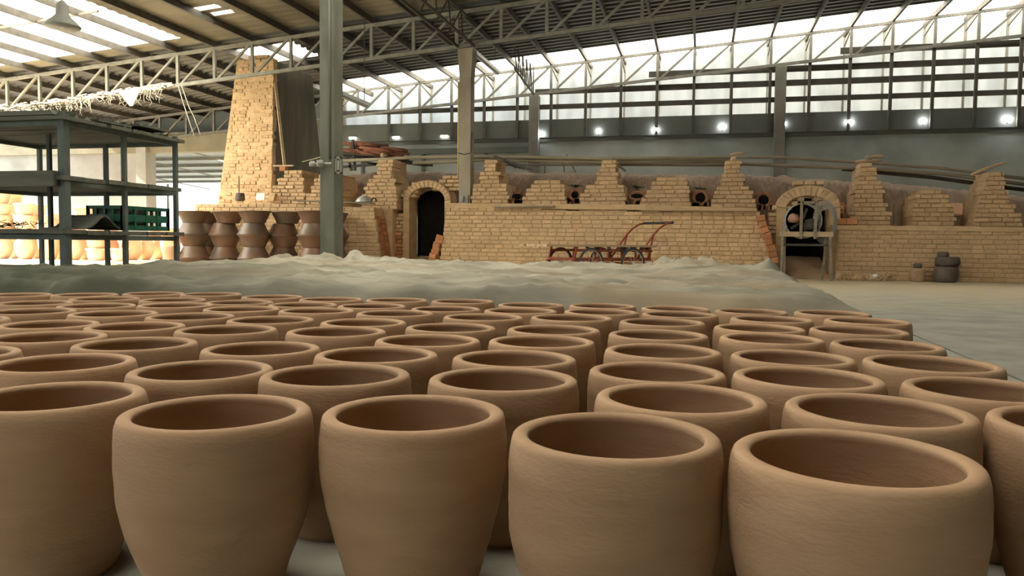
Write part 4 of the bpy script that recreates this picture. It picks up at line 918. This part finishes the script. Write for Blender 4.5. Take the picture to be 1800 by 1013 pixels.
# T-shaped wooden rake leaning on the chimney, standing on a fired brick on the first pier
bt = ontop('b1', 0, 0); p = Vector((at_y(499, 300, YB+.1).x, YB+.1, bt.z))
o = link('fired_brick', BR['redbrick'][2][0], None, p+Vector((0, 0, .05))); o.scale = (.2, .18, .12); tag(o, 'orange brick under the leaning wooden rake by the chimney', 'brick')
rk = empty('wooden_rake', p+Vector((0, 0, .12)), label='long T-shaped wooden rake leaning against the brick chimney', cat='rake')
MB().box(-.32, .30, -.04, .04, 0, .04).build('head', 'wood', rk)
e = at_y(481, 118, CHY+.2)-rk.location; MB().bar((.02, 0, .04), e, .07, .06).build('shaft', 'wood', rk)
p0 = at_y(548, 272, YB+.5); o = MB().tube([(0, 0, 0), (.55, 0, .12), (.56, 0, .12), (1.0, 0, .12)], [.015, .015, .035, .035], 8).build('poker', 'pole', None, p0-Vector((.3, 0, .2))); tag(o, 'pale-handled poker lying on the kiln behind the near column', 'poker')
# low plants sprouting by the vents
for i, (px, py) in enumerate([(1012, 331), (1120, 333), (1232, 336)]):
    p = at_y(px, py, YB+.35); b = MB()
    for _ in range(26): a = random.uniform(0, 6.28); l = random.uniform(.1, .26); b.add([(0, 0, 0), (math.cos(a)*l*.5-.02, math.sin(a)*l*.4, .06), (math.cos(a)*l, math.sin(a)*l*.6, random.uniform(.0, .12)), (math.cos(a)*l*.5+.02, math.sin(a)*l*.4, .07)], [(0, 1, 2, 3)])
    o = b.build('weed_tuft', 'leaf', None, p); tag(o, 'dark green weed tuft above the ' + ['stoke hole left of the middle pier', 'stoke hole right of the middle pier', 'round stoke hole left of the stepped pier'][i], 'weed', 'weeds on the kiln')

for i, pts in enumerate([[(313, 150), (322, 180), (331, 208), (342, 240)], [(319, 150), (333, 190), (341, 205), (352, 236)]]):
    P = [at_y(x, y, YN-.1) for x, y in pts]; o = MB().tube([p-P[0] for p in P], .014, 5).build('hanging_wire', 'shred', None, P[0]); tag(o, 'thin pale wire dangling from the roof truss left of the chimney, ' + ['left one', 'right one'][i], 'wire', 'wires dangling from the truss')
# neighbouring shed seen through the open bay
nb_ = empty('neighbour_shed', (0, 0, 0), label='neighbouring open shed with grey metal roof seen left of the chimney', cat='shed')
gbm = mat('grey_blue_roof', (.25, .28, .28), (.33, .36, .36), scale=1, rough=.5)
def nz_(y): return 4.9-.052*(y-29.5)
def nroof(xa, xb, ya, yb, m, nm): MB().hexa([(xa, ya, nz_(ya)), (xb, ya, nz_(ya)), (xb, yb, nz_(yb)), (xa, yb, nz_(yb)), (xa, ya, nz_(ya)+.03), (xb, ya, nz_(ya)+.03), (xb, yb, nz_(yb)+.03), (xa, yb, nz_(yb)+.03)]).build(nm, m, nb_)
nroof(-45, -8, 29.5, 33.4, gbm, 'roof'); nroof(-45, -8, 34.2, 41, gbm, 'roof'); nroof(-45, -23, 33.4, 34.2, gbm, 'roof'); nroof(-23, -17, 33.4, 34.2, 'sky_sheet', 'skylight_pane'); nroof(-17, -8, 33.4, 34.2, gbm, 'roof')
for y in (31, 33, 35, 37, 39, 40.9): MB().box(-45, -8, y-.04, y+.04, nz_(y)-.12, nz_(y)-.01).build('rafter', 'steel', nb_)
for x in (-34, -30, -26, -22): MB().bar((x, 30, nz_(30)-.2), (x+1.5, 41, nz_(41)-.5), .05, .05).build('strut', 'steel', nb_)
for x, y in ((-26, 40), (-31, 40.5), (-22.5, 35), (-28.5, 33)): MB().box(x-.05, x+.05, y-.05, y+.05, -.3, 4.1).build('post', 'steel', nb_)
